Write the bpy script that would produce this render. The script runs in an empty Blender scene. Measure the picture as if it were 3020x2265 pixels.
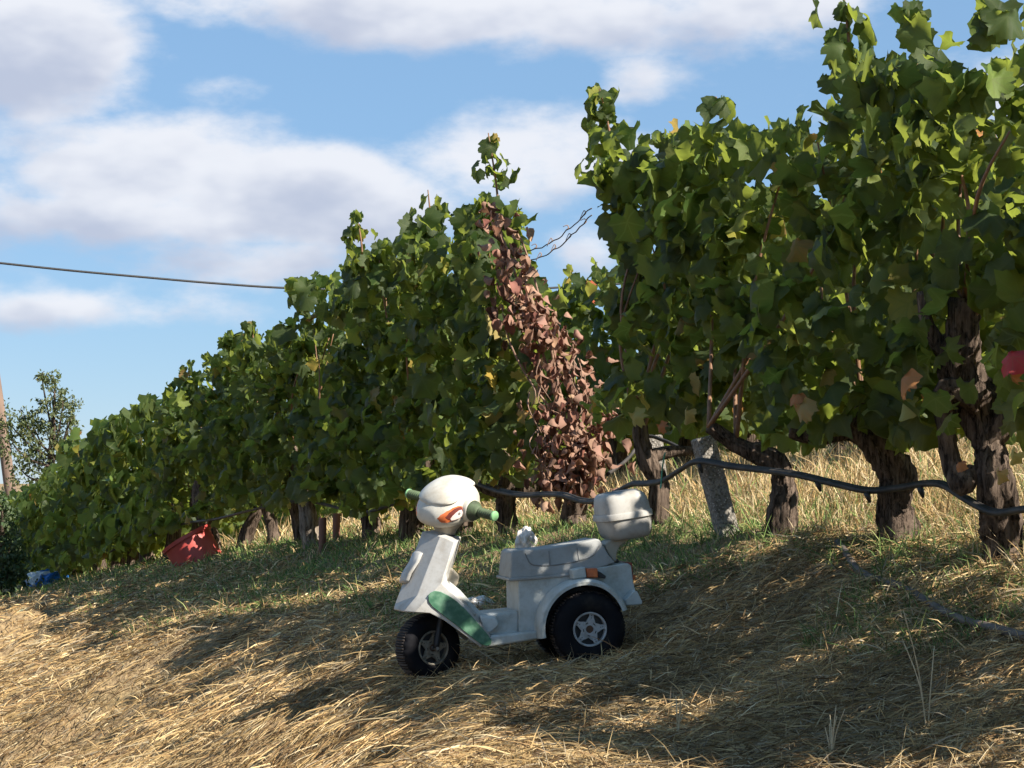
import bpy, bmesh, math, random
import numpy as np
from mathutils import Vector, Matrix
from mathutils.bvhtree import BVHTree

random.seed(11)
rng = np.random.default_rng(11)
scene = bpy.context.scene
COL = scene.collection

# ------------------------------------------------------------------ camera
F, CX, CY, HOR, CAMZ = 6500.0, 1510.0, 1132.5, 1420.0, 1.5
PITCH = math.atan((HOR - CY) / F)
cam = bpy.data.cameras.new('camera')
cam.sensor_width = 36.0
cam.lens = 36.0 * F / 3020.0
cam.clip_start = 0.05
cam.clip_end = 6000.0
camo = bpy.data.objects.new('camera', cam)
COL.objects.link(camo)
camo.location = (0, 0, CAMZ)
camo.rotation_euler = (math.pi / 2 + PITCH, 0, 0)
scene.camera = camo

# ------------------------------------------------------------------ light
SUN_EL, SUN_AZ = math.radians(38.5), math.radians(126.0)   # azimuth clockwise from +Y
SDIR = Vector((math.sin(SUN_AZ) * math.cos(SUN_EL), math.cos(SUN_AZ) * math.cos(SUN_EL), math.sin(SUN_EL)))
sl = bpy.data.lights.new('sun', 'SUN')
sl.energy = 5.0
sl.angle = math.radians(0.5)
sl.color = (1.0, 0.93, 0.82)
so = bpy.data.objects.new('sun', sl)
COL.objects.link(so)
so.rotation_euler = SDIR.to_track_quat('Z', 'Y').to_euler()

w = bpy.data.worlds.new('World')
scene.world = w
w.use_nodes = True
wn = w.node_tree
wn.nodes.clear()


def M_(nt, op, a, b=None, c=None, clamp=False):
    n = nt.nodes.new('ShaderNodeMath')
    n.operation = op
    n.use_clamp = clamp
    for i, x in enumerate((a, b, c)):
        if x is None:
            continue
        if isinstance(x, (int, float)):
            n.inputs[i].default_value = x
        else:
            nt.links.new(x, n.inputs[i])
    return n.outputs[0]


def smooth(nt, x, lo, hi):
    n = nt.nodes.new('ShaderNodeMapRange')
    n.interpolation_type = 'SMOOTHSTEP'
    nt.links.new(x, n.inputs[0])
    n.inputs[1].default_value = lo
    n.inputs[2].default_value = hi
    return n.outputs[0]


def mixc(nt, f, a, b):
    n = nt.nodes.new('ShaderNodeMix')
    n.data_type = 'RGBA'
    for s, x in ((n.inputs[0], f), (n.inputs[6], a), (n.inputs[7], b)):
        if isinstance(x, (int, float)):
            s.default_value = x
        elif isinstance(x, tuple):
            s.default_value = (x[0], x[1], x[2], 1)
        else:
            nt.links.new(x, s)
    return n.outputs[2]


# cloud banks: centre and half size in the 2212-wide view of the photo, weight
BLOBS = [(70, 120, 270, 150, 1.0), (480, 25, 230, 60, .75), (960, 40, 460, 80, 1.05),
         (440, 195, 170, 45, .6), (350, 370, 270, 105, 1.0), (640, 420, 380, 100, 1.05), (240, 480, 260, 46, .8),
         (1130, 335, 290, 100, 1.08), (1375, 200, 95, 58, .75), (1690, 40, 170, 80, .8), (600, 570, 210, 55, .65),
         (200, 675, 330, 40, .72), (1270, 545, 90, 60, .7), (2450, 260, 380, 110, .9), (-380, 420, 330, 110, .9), (900, -300, 620, 120, .8)]

cg = bpy.data.node_groups.new('cloud_density', 'ShaderNodeTree')
cg.interface.new_socket('az', in_out='INPUT', socket_type='NodeSocketFloat')
cg.interface.new_socket('el', in_out='INPUT', socket_type='NodeSocketFloat')
cg.interface.new_socket('density', in_out='OUTPUT', socket_type='NodeSocketFloat')
cg.interface.new_socket('height', in_out='OUTPUT', socket_type='NodeSocketFloat')
gi = cg.nodes.new('NodeGroupInput')
go_ = cg.nodes.new('NodeGroupOutput')
az, el = gi.outputs[0], gi.outputs[1]


def gnoise(scx, scy, scale, detail, rough, off):
    cv = cg.nodes.new('ShaderNodeCombineXYZ')
    cg.links.new(M_(cg, 'MULTIPLY', az, scx), cv.inputs[0])
    cg.links.new(M_(cg, 'MULTIPLY', el, scy), cv.inputs[1])
    cv.inputs[2].default_value = off
    t = cg.nodes.new('ShaderNodeTexNoise')
    t.inputs['Scale'].default_value = scale
    t.inputs['Detail'].default_value = detail
    t.inputs['Roughness'].default_value = rough
    cg.links.new(cv.outputs[0], t.inputs['Vector'])
    return t.outputs[0]


tot = None
num = den = None
SC = 1.3653
for (bx, by, hw, hh, A) in BLOBS:
    a0 = math.atan((bx * SC - CX) / F)
    e0 = (HOR - by * SC) / F
    dx = M_(cg, 'MULTIPLY', M_(cg, 'SUBTRACT', az, a0), F / (hw * SC))
    dy = M_(cg, 'MULTIPLY', M_(cg, 'SUBTRACT', el, e0), F / (hh * SC))
    r2 = M_(cg, 'ADD', M_(cg, 'MULTIPLY', dx, dx), M_(cg, 'MULTIPLY', dy, dy))
    g = M_(cg, 'MULTIPLY', M_(cg, 'EXPONENT', M_(cg, 'MULTIPLY', r2, -0.75)), A)
    tot = g if tot is None else M_(cg, 'MAXIMUM', tot, g)
    num = M_(cg, 'MULTIPLY', g, dy) if num is None else M_(cg, 'MULTIPLY_ADD', g, dy, num)
    den = g if den is None else M_(cg, 'ADD', den, g)
n1 = gnoise(1.0, 1.9, 15.0, 6.0, 0.56, 3.1)
n2 = gnoise(1.0, 3.0, 3.2, 1.0, 0.5, 9.7)
d = M_(cg, 'ADD', M_(cg, 'MULTIPLY', tot, 0.66), M_(cg, 'MULTIPLY', M_(cg, 'SUBTRACT', n1, 0.5), 1.25))
d = M_(cg, 'ADD', d, M_(cg, 'MULTIPLY', M_(cg, 'SUBTRACT', n2, 0.5), 0.5))
d = M_(cg, 'SUBTRACT', d, 0.26)
cg.links.new(d, go_.inputs[0])
cg.links.new(M_(cg, 'DIVIDE', num, M_(cg, 'ADD', den, .05)), go_.inputs[1])

tc = wn.nodes.new('ShaderNodeTexCoord')
sx = wn.nodes.new('ShaderNodeSeparateXYZ')
wn.links.new(tc.outputs['Generated'], sx.inputs[0])
AZ = M_(wn, 'ARCTAN2', sx.outputs[0], sx.outputs[1])
EL = M_(wn, 'ARCSINE', sx.outputs[2])
g1 = wn.nodes.new('ShaderNodeGroup'); g1.node_tree = cg
wn.links.new(AZ, g1.inputs[0]); wn.links.new(EL, g1.inputs[1])
dens = g1.outputs[0]
cv = wn.nodes.new('ShaderNodeCombineXYZ')
wn.links.new(M_(wn, 'ADD', AZ, 0.006), cv.inputs[0])
wn.links.new(M_(wn, 'MULTIPLY', M_(wn, 'ADD', EL, 0.012), 1.9), cv.inputs[1])
cv.inputs[2].default_value = 3.1
tn = wn.nodes.new('ShaderNodeTexNoise')
tn.inputs['Scale'].default_value = 15.0
tn.inputs['Detail'].default_value = 3.5
tn.inputs['Roughness'].default_value = 0.56
wn.links.new(cv.outputs[0], tn.inputs['Vector'])
alpha = smooth(wn, dens, -0.12, 0.28)
alpha = M_(wn, 'MULTIPLY', alpha, 0.9)
alpha = M_(wn, 'MULTIPLY', alpha, smooth(wn, EL, -0.01, 0.02))
shade = M_(wn, 'SUBTRACT', M_(wn, 'MULTIPLY', M_(wn, 'SUBTRACT', tn.outputs[0], 0.5), 1.6), M_(wn, 'MULTIPLY', g1.outputs[1], 0.45))
shade = M_(wn, 'ADD', shade, M_(wn, 'MULTIPLY', dens, 0.35))
shade = smooth(wn, shade, -0.05, 0.66)
ccol = mixc(wn, shade, (0.79, 0.80, 0.845), (0.47, 0.51, 0.63))
sky = wn.nodes.new('ShaderNodeTexSky')
sky.sky_type = 'NISHITA'
sky.sun_disc = False
sky.sun_elevation = SUN_EL
sky.sun_rotation = SUN_AZ
sky.air_density = 1.0
sky.dust_density = 0.0
sky.ozone_density = 3.0
sky.altitude = 1200.0
bg1 = wn.nodes.new('ShaderNodeBackground')
hs = wn.nodes.new('ShaderNodeHueSaturation')
hs.inputs['Saturation'].default_value = 1.05
wn.links.new(sky.outputs[0], hs.inputs['Color'])
wn.links.new(mixc(wn, 0.6, hs.outputs[0], (2.7, 4.75, 7.5)), bg1.inputs[0])   # even summer haze thins the gradient
bg1.inputs[1].default_value = 0.05
bg2 = wn.nodes.new('ShaderNodeBackground')
wn.links.new(ccol, bg2.inputs[0])
bg2.inputs[1].default_value = 0.50
mx = wn.nodes.new('ShaderNodeMixShader')
wn.links.new(alpha, mx.inputs[0])
wn.links.new(bg1.outputs[0], mx.inputs[1])
wn.links.new(bg2.outputs[0], mx.inputs[2])
wo = wn.nodes.new('ShaderNodeOutputWorld')
wn.links.new(mx.outputs[0], wo.inputs[0])

scene.view_settings.view_transform = 'Standard'
scene.view_settings.look = 'None'
scene.view_settings.exposure = 1.2
scene.view_settings.gamma = 1.0
scene.render.engine = 'CYCLES'
scene.cycles.max_bounces = 4
scene.cycles.diffuse_bounces = 2
scene.cycles.glossy_bounces = 2
scene.cycles.transmission_bounces = 4
scene.cycles.use_adaptive_sampling = True
scene.cycles.adaptive_threshold = 0.02
scene.cycles.debug_use_spatial_splits = True
scene.cycles.transparent_max_bounces = 4


# ------------------------------------------------------------------ helpers
def P(u, v, dep):
    """point at world distance dep (along Y) on the ray of photo pixel (u, v)"""
    r = (u - CX) / F
    t = (CY - v) / F
    dy = math.cos(PITCH) - t * math.sin(PITCH)
    dz = math.sin(PITCH) + t * math.cos(PITCH)
    k = dep / dy
    return Vector((r * k, dep, dz * k + CAMZ))


def new_mesh(name, verts, faces):
    me = bpy.data.meshes.new(name)
    me.from_pydata([tuple(v) for v in verts], [], [tuple(f) for f in faces])
    me.update()
    return me


def np_mesh(name, V, T, attrs=None):
    """triangle mesh from arrays; attrs: {name: (type, array)} on points"""
    me = bpy.data.meshes.new(name)
    V = np.ascontiguousarray(V, dtype=np.float32)
    T = np.ascontiguousarray(T, dtype=np.int32)
    n = len(T)
    me.vertices.add(len(V))
    me.vertices.foreach_set('co', V.ravel())
    me.loops.add(n * 3)
    me.loops.foreach_set('vertex_index', T.ravel())
    me.polygons.add(n)
    me.polygons.foreach_set('loop_start', np.arange(0, n * 3, 3, dtype=np.int32))
    me.polygons.foreach_set('loop_total', np.full(n, 3, dtype=np.int32))
    me.update(calc_edges=True)
    for k, (ty, arr) in (attrs or {}).items():
        a = me.attributes.new(k, ty, 'POINT')
        a.data.foreach_set('color' if ty == 'FLOAT_COLOR' else 'value', np.ascontiguousarray(arr, dtype=np.float32).ravel())
    return me


def link(name, me, mat=None, parent=None, smooth_angle=None, flat=False):
    o = bpy.data.objects.new(name, me)
    COL.objects.link(o)
    if mat is not None and me is not None and not me.materials:
        me.materials.append(mat)
    if parent is not None:
        o.parent = parent
    if me is not None and not flat:
        me.shade_smooth()
        if smooth_angle is not None:
            me.set_sharp_from_angle(angle=math.radians(smooth_angle))
    return o


def tag(o, label=None, cat=None, group=None, kind=None):
    if label: o['label'] = label
    if cat: o['category'] = cat
    if group: o['group'] = group
    if kind: o['kind'] = kind
    return o


def empty(name, loc, rz=0.0):
    o = bpy.data.objects.new(name, None)
    COL.objects.link(o)
    o.location = loc
    o.rotation_euler = (0, 0, rz)
    o.empty_display_size = 0.1
    return o


def bevel(o, width, seg=3, angle=30):
    m = o.modifiers.new('bevel', 'BEVEL')
    m.width = width
    m.segments = seg
    m.limit_method = 'ANGLE'
    m.angle_limit = math.radians(angle)
    m.harden_normals = False
    return o


def vnoise(x, y, seed=0):
    """smooth 2-D value noise, 0..1, vectorised"""
    x = np.asarray(x, float); y = np.asarray(y, float)
    xi = np.floor(x).astype(np.int64); yi = np.floor(y).astype(np.int64)
    fx = x - xi; fy = y - yi
    fx = fx * fx * (3 - 2 * fx); fy = fy * fy * (3 - 2 * fy)

    def h(a, b):
        n = (a * 374761393 + b * 668265263 + seed * 974711) & 0xffffffff
        n = ((n ^ (n >> 13)) * 1274126177) & 0xffffffff
        n = n ^ (n >> 16)
        return (n & 0xffff) / 65535.0
    return (h(xi, yi) * (1 - fx) + h(xi + 1, yi) * fx) * (1 - fy) + (h(xi, yi + 1) * (1 - fx) + h(xi + 1, yi + 1) * fx) * fy


def fbm(x, y, seed=0, oct=3):
    t = 0; a = .5; s = 0
    for i in range(oct):
        t = t + a * vnoise(np.asarray(x) * 2 ** i, np.asarray(y) * 2 ** i, seed + i * 7)
        s += a; a *= .5
    return t / s


def sstep(x, a, b):
    t = np.clip((np.asarray(x, float) - a) / (b - a), 0, 1)
    return t * t * (3 - 2 * t)


def tube_mesh(pts, rad, seg=10, jitter=0.0, ridge=0.0, nridge=7, cap=True, seed=0, sub=1):
    """tapered tube along a polyline (Catmull-Rom refined); ridge = bark furrows"""
    pts = [Vector(p) for p in pts]
    if sub > 1:
        P2, R2 = [], []
        n = len(pts)
        for i in range(n - 1):
            p0 = pts[max(i - 1, 0)]; p1 = pts[i]; p2 = pts[i + 1]; p3 = pts[min(i + 2, n - 1)]
            for k in range(sub):
                t = k / sub
                P2.append(0.5 * ((2 * p1) + (p2 - p0) * t + (2 * p0 - 5 * p1 + 4 * p2 - p3) * t * t + (3 * p1 - p0 - 3 * p2 + p3) * t ** 3))
                R2.append(rad[i] * (1 - t) + rad[i + 1] * t)
        P2.append(pts[-1]); R2.append(rad[-1])
        pts, rad = P2, R2
    rr = random.Random(seed)
    V, Fc = [], []
    n = len(pts)
    up = Vector((0, 0, 1))
    prev = None
    ph = rr.uniform(0, 10)
    for i in range(n):
        tdir = (pts[min(i + 1, n - 1)] - pts[max(i - 1, 0)]).normalized()
        if prev is None:
            a = tdir.cross(Vector((0.3, 1, 0.1))).normalized()
        else:
            a = (prev - tdir * prev.dot(tdir)).normalized()
        prev = a
        b = tdir.cross(a)
        for k in range(seg):
            th = 2 * math.pi * k / seg
            r = rad[i]
            if ridge:
                tw = i * 0.06
                r *= 1 + ridge * (math.sin(nridge * th + tw + ph) * .5 + math.sin((nridge * 2 + 1) * th - tw * 1.7 + 2 * ph) * .4 + .8 * (rr.random() - .5)) \
                    + ridge * .55 * math.sin(i * .31 + ph + 1.6 * math.sin(th + i * .11))
            if jitter:
                r += jitter * (rr.random() - .5)
            V.append(pts[i] + a * (math.cos(th) * r) + b * (math.sin(th) * r))
    for i in range(n - 1):
        for k in range(seg):
            k2 = (k + 1) % seg
            Fc.append((i * seg + k, i * seg + k2, (i + 1) * seg + k2, (i + 1) * seg + k))
    if cap:
        Fc.append(tuple(range(seg - 1, -1, -1)))
        Fc.append(tuple((n - 1) * seg + k for k in range(seg)))
    return new_mesh('tube', V, Fc)


# ------------------------------------------------------------------ materials
def mat_base(name):
    m = bpy.data.materials.new(name)
    m.use_nodes = True
    nt = m.node_tree
    return m, nt, nt.nodes['Principled BSDF']


def noise_node(nt, scale, detail=4, rough=.55, coord='Object', stretch=None):
    t = nt.nodes.new('ShaderNodeTexCoord')
    n = nt.nodes.new('ShaderNodeTexNoise')
    n.inputs['Scale'].default_value = scale
    n.inputs['Detail'].default_value = detail
    n.inputs['Roughness'].default_value = rough
    if stretch:
        mp = nt.nodes.new('ShaderNodeMapping')
        mp.inputs['Scale'].default_value = stretch
        nt.links.new(t.outputs[coord], mp.inputs[0])
        nt.links.new(mp.outputs[0], n.inputs['Vector'])
    else:
        nt.links.new(t.outputs[coord], n.inputs['Vector'])
    return n.outputs[0]


def bump(nt, bsdf, h, strength, dist):
    b = nt.nodes.new('ShaderNodeBump')
    b.inputs['Strength'].default_value = strength
    b.inputs['Distance'].default_value = dist
    nt.links.new(h, b.inputs['Height'])
    nt.links.new(b.outputs[0], bsdf.inputs['Normal'])


def simple(name, c1, c2=None, rough=.5, scale=20, lo=.35, hi=.7, bmp=0, bdist=.002, detail=5, metal=0, stretch=None, spec=.4):
    m, nt, b = mat_base(name)
    b.inputs['Roughness'].default_value = rough
    b.inputs['Metallic'].default_value = metal
    b.inputs['Specular IOR Level'].default_value = spec
    if c2 is None:
        b.inputs['Base Color'].default_value = (*c1, 1)
    else:
        n = noise_node(nt, scale, detail, stretch=stretch)
        nt.links.new(mixc(nt, smooth(nt, n, lo, hi), c1, c2), b.inputs['Base Color'])
        if bmp:
            bump(nt, b, n, bmp, bdist)
    return m


def plastic(name, c, dirt, amount=.5, rough=.5):
    """faded moulded plastic with dust and faint scuffs"""
    m, nt, b = mat_base(name)
    b.inputs['Roughness'].default_value = rough
    b.inputs['Specular IOR Level'].default_value = .35
    n1 = noise_node(nt, 11, 7, .68)
    n2 = noise_node(nt, 34, 6, .7)
    n3 = noise_node(nt, 260, 2, .6)
    c1 = mixc(nt, M_(nt, 'MULTIPLY', smooth(nt, n1, .42, .72), amount), c, dirt)
    c2 = mixc(nt, M_(nt, 'MULTIPLY', smooth(nt, n2, .46, .80), .42 * amount), c1, tuple(x * .55 for x in dirt))
    c3 = mixc(nt, M_(nt, 'MULTIPLY', smooth(nt, n3, .62, .75), .3), c2, tuple(x * .5 for x in dirt))
    nt.links.new(c3, b.inputs['Base Color'])
    nt.links.new(M_(nt, 'MULTIPLY_ADD', n2, .25, rough - .1), b.inputs['Roughness'])
    bump(nt, b, n3, .12, .001)
    return m


M = {}
M['shell'] = plastic('faded_shell_plastic', (.42, .445, .43), (.25, .25, .21), .7)
M['apron'] = plastic('dusty_apron_plastic', (.43, .42, .395), (.27, .235, .19), .8)
M['seatp'] = plastic('grey_seat_plastic', (.29, .295, .285), (.22, .21, .185), .8, .6)
M['casep'] = plastic('beige_case_plastic', (.375, .36, .33), (.25, .225, .185), .8, .55)
M['headp'] = plastic('cream_head_plastic', (.54, .515, .45), (.38, .33, .25), .7, .45)
M['neckp'] = plastic('ochre_neck_plastic', (.38, .335, .26), (.25, .20, .14), .7)
M['green'] = plastic('worn_green_plastic', (.045, .135, .078), (.14, .225, .15), .95, .5)
M['green'] = simple('mottled_green_panel', (.035, .115, .064), (.115, .225, .145), rough=.5, scale=38, lo=.36, hi=.72, bmp=.15, bdist=.001, detail=7)
M['grip'] = plastic('green_grip_rubber', (.085, .12, .06), (.03, .033, .022), 1.0, .6)
M['cap'] = plastic('pale_green_cap', (.20, .40, .19), (.12, .25, .11), .5)
M['orange'] = simple('orange_lens', (.56, .15, .04), (.36, .08, .03), rough=.3, scale=40)
M['eyerim'] = simple('orange_red_lens', (.62, .16, .05), (.42, .09, .035), rough=.3, scale=30)
M['eyewhite'] = simple('dull_white_sticker', (.70, .60, .56), (.58, .45, .40), rough=.5, scale=30)
M['redlamp'] = simple('dark_red_lens', (.30, .05, .03), (.18, .03, .02), rough=.3, scale=40)
M['black'] = simple('black_plastic', (.016, .016, .018), (.03, .03, .03), rough=.5)
M['groove'] = simple('dark_grey_groove', (.20, .20, .20), (.13, .13, .12), rough=.8)  # darker grey for the seat lines, handle slot and pupil
M['tyre'] = simple('dusty_black_tyre', (.007, .007, .009), (.030, .026, .021), rough=.7, scale=16, lo=.5, hi=.85, spec=.12)
M['tread'] = simple('worn_tread', (.035, .028, .024), (.075, .058, .048), rough=.8, scale=40)
M['rim'] = simple('grey_rim_plastic', (.37, .37, .37), (.25, .245, .23), rough=.4, scale=50)
M['rimdirty'] = simple('dirty_rim_plastic', (.22, .195, .15), (.12, .10, .07), rough=.55, scale=50)
M['rust'] = simple('rusty_hub', (.11, .055, .03), (.05, .03, .02), rough=.8, scale=60)
M['steel'] = simple('dull_steel', (.45, .45, .45), (.25, .23, .2), rough=.4, scale=50, metal=.8)
M['wire'] = simple('rusty_wire', (.10, .07, .05), (.05, .04, .035), rough=.7, scale=30)
M['hose'] = simple('grey_black_hose', (.024, .022, .021), (.065, .056, .048), rough=.6, scale=14, spec=.3)
M['oldhose'] = simple('dusty_hose', (.085, .065, .055), (.15, .12, .095), rough=.7, scale=18)
M['twine'] = simple('green_twine', (.06, .32, .22), (.03, .2, .14), rough=.6)
M['redtub'] = simple('sun_bleached_red_plastic', (.36, .045, .038), (.42, .085, .07), rough=.5, scale=6)
M['pipe'] = simple('rust_brown_pipe', (.20, .095, .065), (.13, .06, .045), rough=.7, scale=25, stretch=(1, 1, .2))
M['pole'] = simple('weathered_pole', (.20, .135, .10), (.13, .09, .07), rough=.85, scale=3, stretch=(4, 4, .3), bmp=.4, bdist=.01)
M['cable'] = simple('black_cable', (.02, .02, .022), (.03, .03, .03), rough=.6)
M['stone'] = simple('pale_stone', (.55, .48, .42), (.4, .34, .28), rough=.9)
M['shard'] = simple('brick_shard_clay', (.36, .14, .07), (.24, .1, .06), rough=.9)


def bark_mat(name, a, b_, sc):
    m, nt, b = mat_base(name)
    b.inputs['Roughness'].default_value = .92
    b.inputs['Specular IOR Level'].default_value = .1
    n1 = noise_node(nt, sc * 1.3, 8, .72, stretch=(1.0, 1.0, .13))
    n2 = noise_node(nt, sc * .22, 4, .6)
    crack = smooth(nt, noise_node(nt, sc * 1.5, 6, .7, stretch=(1, 1, .07)), .36, .52)
    c = mixc(nt, smooth(nt, n1, .32, .68), a, b_)
    c = mixc(nt, crack, tuple(x * .35 for x in a), c)
    c = mixc(nt, M_(nt, 'MULTIPLY', smooth(nt, n2, .5, .75), .5), c, tuple(x * 1.5 for x in b_))
    nt.links.new(c, b.inputs['Base Color'])
    h = M_(nt, 'MULTIPLY_ADD', n1, .6, M_(nt, 'MULTIPLY', crack, .5))
    bump(nt, b, h, .9, .012)
    return m


M['bark'] = bark_mat('vine_bark', (.060, .044, .034), (.155, .115, .088), 55)
M['barklit'] = bark_mat('sunlit_vine_bark', (.13, .10, .08), (.30, .25, .20), 55)  # bark colour lightened for the one sunlit trunk
M['cane'] = simple('brown_cane', (.22, .115, .06), (.13, .07, .04), rough=.6, scale=30)
M['drycane'] = simple('dry_cane', (.26, .16, .11), (.15, .09, .06), rough=.7, scale=30)


def concrete_mat():
    m, nt, b = mat_base('pebbly_concrete')
    b.inputs['Roughness'].default_value = .95
    n1 = noise_node(nt, 95, 3, .6)
    n2 = noise_node(nt, 9, 5, .6)
    v = nt.nodes.new('ShaderNodeTexVoronoi')
    t = nt.nodes.new('ShaderNodeTexCoord')
    nt.links.new(t.outputs['Object'], v.inputs['Vector'])
    v.inputs['Scale'].default_value = 85
    c = mixc(nt, smooth(nt, n2, .35, .65), (.27, .245, .21), (.16, .145, .125))
    c = mixc(nt, smooth(nt, n1, .45, .62), c, (.10, .09, .075))
    c = mixc(nt, M_(nt, 'MULTIPLY', M_(nt, 'LESS_THAN', v.outputs['Distance'], .27), smooth(nt, n2, .4, .62)), c, (.40, .375, .34))
    nt.links.new(c, b.inputs['Base Color'])
    bump(nt, b, M_(nt, 'SUBTRACT', n1, v.outputs['Distance']), .8, .006)
    return m


M['concrete'] = concrete_mat()


def ramp(nt, fac, stops):
    r = nt.nodes.new('ShaderNodeValToRGB')
    e = r.color_ramp.elements
    while len(e) < len(stops):
        e.new(.5)
    for k, (p, c) in enumerate(stops):
        e[k].position = p
        e[k].color = (*c, 1)
    nt.links.new(fac, r.inputs[0])
    return r.outputs[0]


def leaf_mat(name, stops, back, trans, tfac, veins=True, rough=.5):
    m, nt, b = mat_base(name)
    at = nt.nodes.new('ShaderNodeAttribute'); at.attribute_name = 'rnd'
    oi = nt.nodes.new('ShaderNodeObjectInfo')
    r = M_(nt, 'FRACT', M_(nt, 'ADD', at.outputs['Fac'], oi.outputs['Random']))
    c = ramp(nt, r, stops)
    # a second, independent value for lightness
    r2 = M_(nt, 'FRACT', M_(nt, 'MULTIPLY', r, 37.7))
    hsv = nt.nodes.new('ShaderNodeHueSaturation')
    nt.links.new(M_(nt, 'MULTIPLY_ADD', r2, .5, .75), hsv.inputs['Value'])
    nt.links.new(M_(nt, 'MULTIPLY_ADD', M_(nt, 'FRACT', M_(nt, 'MULTIPLY', r, 91.3)), .04, .48), hsv.inputs['Hue'])
    nt.links.new(c, hsv.inputs['Color'])
    c = hsv.outputs[0]
    n = noise_node(nt, 38, 2, .6)
    c = mixc(nt, M_(nt, 'MULTIPLY', smooth(nt, n, .5, .75), .3), c, (.07, .07, .02))
    if veins:
        ax = nt.nodes.new('ShaderNodeAttribute'); ax.attribute_name = 'lx'
        ay = nt.nodes.new('ShaderNodeAttribute'); ay.attribute_name = 'ly'
        lx, ly = ax.outputs['Fac'], ay.outputs['Fac']
        vm = None
        lx = M_(nt, 'ABSOLUTE', lx)
        for ang in (0, 52, 105):
            ca, sa = math.cos(math.radians(ang)), math.sin(math.radians(ang))
            # direction (sa, ca); perpendicular distance and along
            perp = M_(nt, 'ABSOLUTE', M_(nt, 'SUBTRACT', M_(nt, 'MULTIPLY', lx, ca), M_(nt, 'MULTIPLY', ly, sa)))
            alng = M_(nt, 'ADD', M_(nt, 'MULTIPLY', lx, sa), M_(nt, 'MULTIPLY', ly, ca))
            k = M_(nt, 'MULTIPLY', M_(nt, 'LESS_THAN', perp, .022), M_(nt, 'GREATER_THAN', alng, 0))
            vm = k if vm is None else M_(nt, 'MAXIMUM', vm, k)
        c = mixc(nt, M_(nt, 'MULTIPLY', vm, .45), c, (.13, .15, .05))
    geo = nt.nodes.new('ShaderNodeNewGeometry')
    c = mixc(nt, M_(nt, 'MULTIPLY', geo.outputs['Backfacing'], .6), c, back)
    nt.links.new(c, b.inputs['Base Color'])
    b.inputs['Roughness'].default_value = rough
    b.inputs['Specular IOR Level'].default_value = .16
    bump(nt, b, n, .35, .004)
    tr = nt.nodes.new('ShaderNodeBsdfTranslucent')
    nt.links.new(mixc(nt, .65, c, trans), tr.inputs[0])
    ms = nt.nodes.new('ShaderNodeMixShader')
    ms.inputs[0].default_value = tfac
    nt.links.new(b.outputs[0], ms.inputs[1])
    nt.links.new(tr.outputs[0], ms.inputs[2])
    nt.links.new(ms.outputs[0], nt.nodes['Material Output'].inputs[0])
    return m


M['leaf'] = leaf_mat('vine_leaf', [(0, (.007, .016, .005)), (.40, (.015, .031, .009)), (.70, (.042, .072, .019)), (.93, (.13, .18, .045)),
                                   (.972, (.30, .27, .06)), (.99, (.34, .16, .05)), (1, (.38, .10, .05))],
                     (.045, .062, .03), (.54, .64, .09), .38)
M['leafdry'] = leaf_mat('dead_vine_leaf', [(0, (.07, .03, .02)), (.4, (.16, .07, .045)), (.8, (.30, .155, .11)), (1, (.37, .25, .15))],
                        (.32, .20, .15), (.34, .16, .09), .18, veins=False, rough=.8)
M['leafyel'] = leaf_mat('yellow_vine_leaf', [(0, (.40, .30, .05)), (.5, (.30, .30, .06)), (.8, (.42, .20, .05)), (1, (.40, .10, .05))],
                        (.36, .32, .14), (.50, .42, .05), .35)
M['treeleaf'] = leaf_mat('tree_leaf', [(0, (.06, .085, .03)), (.6, (.11, .13, .05)), (1, (.20, .19, .08))],
                         (.15, .18, .10), (.18, .24, .05), .3, veins=False)
M['bushleaf'] = leaf_mat('bush_leaf', [(0, (.03, .06, .022)), (.7, (.06, .10, .04)), (1, (.13, .16, .07))],
                         (.12, .15, .09), (.13, .2, .04), .25, veins=False)


def blade_mat(name, tfac):
    m, nt, b = mat_base(name)
    at = nt.nodes.new('ShaderNodeAttribute'); at.attribute_name = 'col'
    nt.links.new(at.outputs['Color'], b.inputs['Base Color'])
    b.inputs['Roughness'].default_value = .6
    b.inputs['Specular IOR Level'].default_value = .25
    tr = nt.nodes.new('ShaderNodeBsdfTranslucent')
    nt.links.new(at.outputs['Color'], tr.inputs[0])
    ms = nt.nodes.new('ShaderNodeMixShader')
    ms.inputs[0].default_value = tfac
    nt.links.new(b.outputs[0], ms.inputs[1])
    nt.links.new(tr.outputs[0], ms.inputs[2])
    nt.links.new(ms.outputs[0], nt.nodes['Material Output'].inputs[0])
    return m


M['straw'] = blade_mat('straw_blade', .22)
M['grass'] = blade_mat('grass_blade', .30)


def ground_mat():
    m, nt, b = mat_base('straw_covered_soil')
    b.inputs['Roughness'].default_value = .95
    b.inputs['Specular IOR Level'].default_value = .1
    n1 = noise_node(nt, 1.3, 6, .6)
    n2 = noise_node(nt, 60, 5, .7, stretch=(1, .35, 1))
    n3 = noise_node(nt, 14, 5, .65)
    c = mixc(nt, smooth(nt, n2, .35, .65), (.17, .115, .065), (.36, .26, .14))
    c = mixc(nt, M_(nt, 'MULTIPLY', smooth(nt, n3, .45, .7), .6), c, (.12, .085, .05))
    c = mixc(nt, M_(nt, 'MULTIPLY', smooth(nt, n1, .5, .7), .35), c, (.17, .16, .075))
    nt.links.new(c, b.inputs['Base Color'])
    bump(nt, b, n2, .8, .02)
    return m


M['ground'] = ground_mat()


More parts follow.
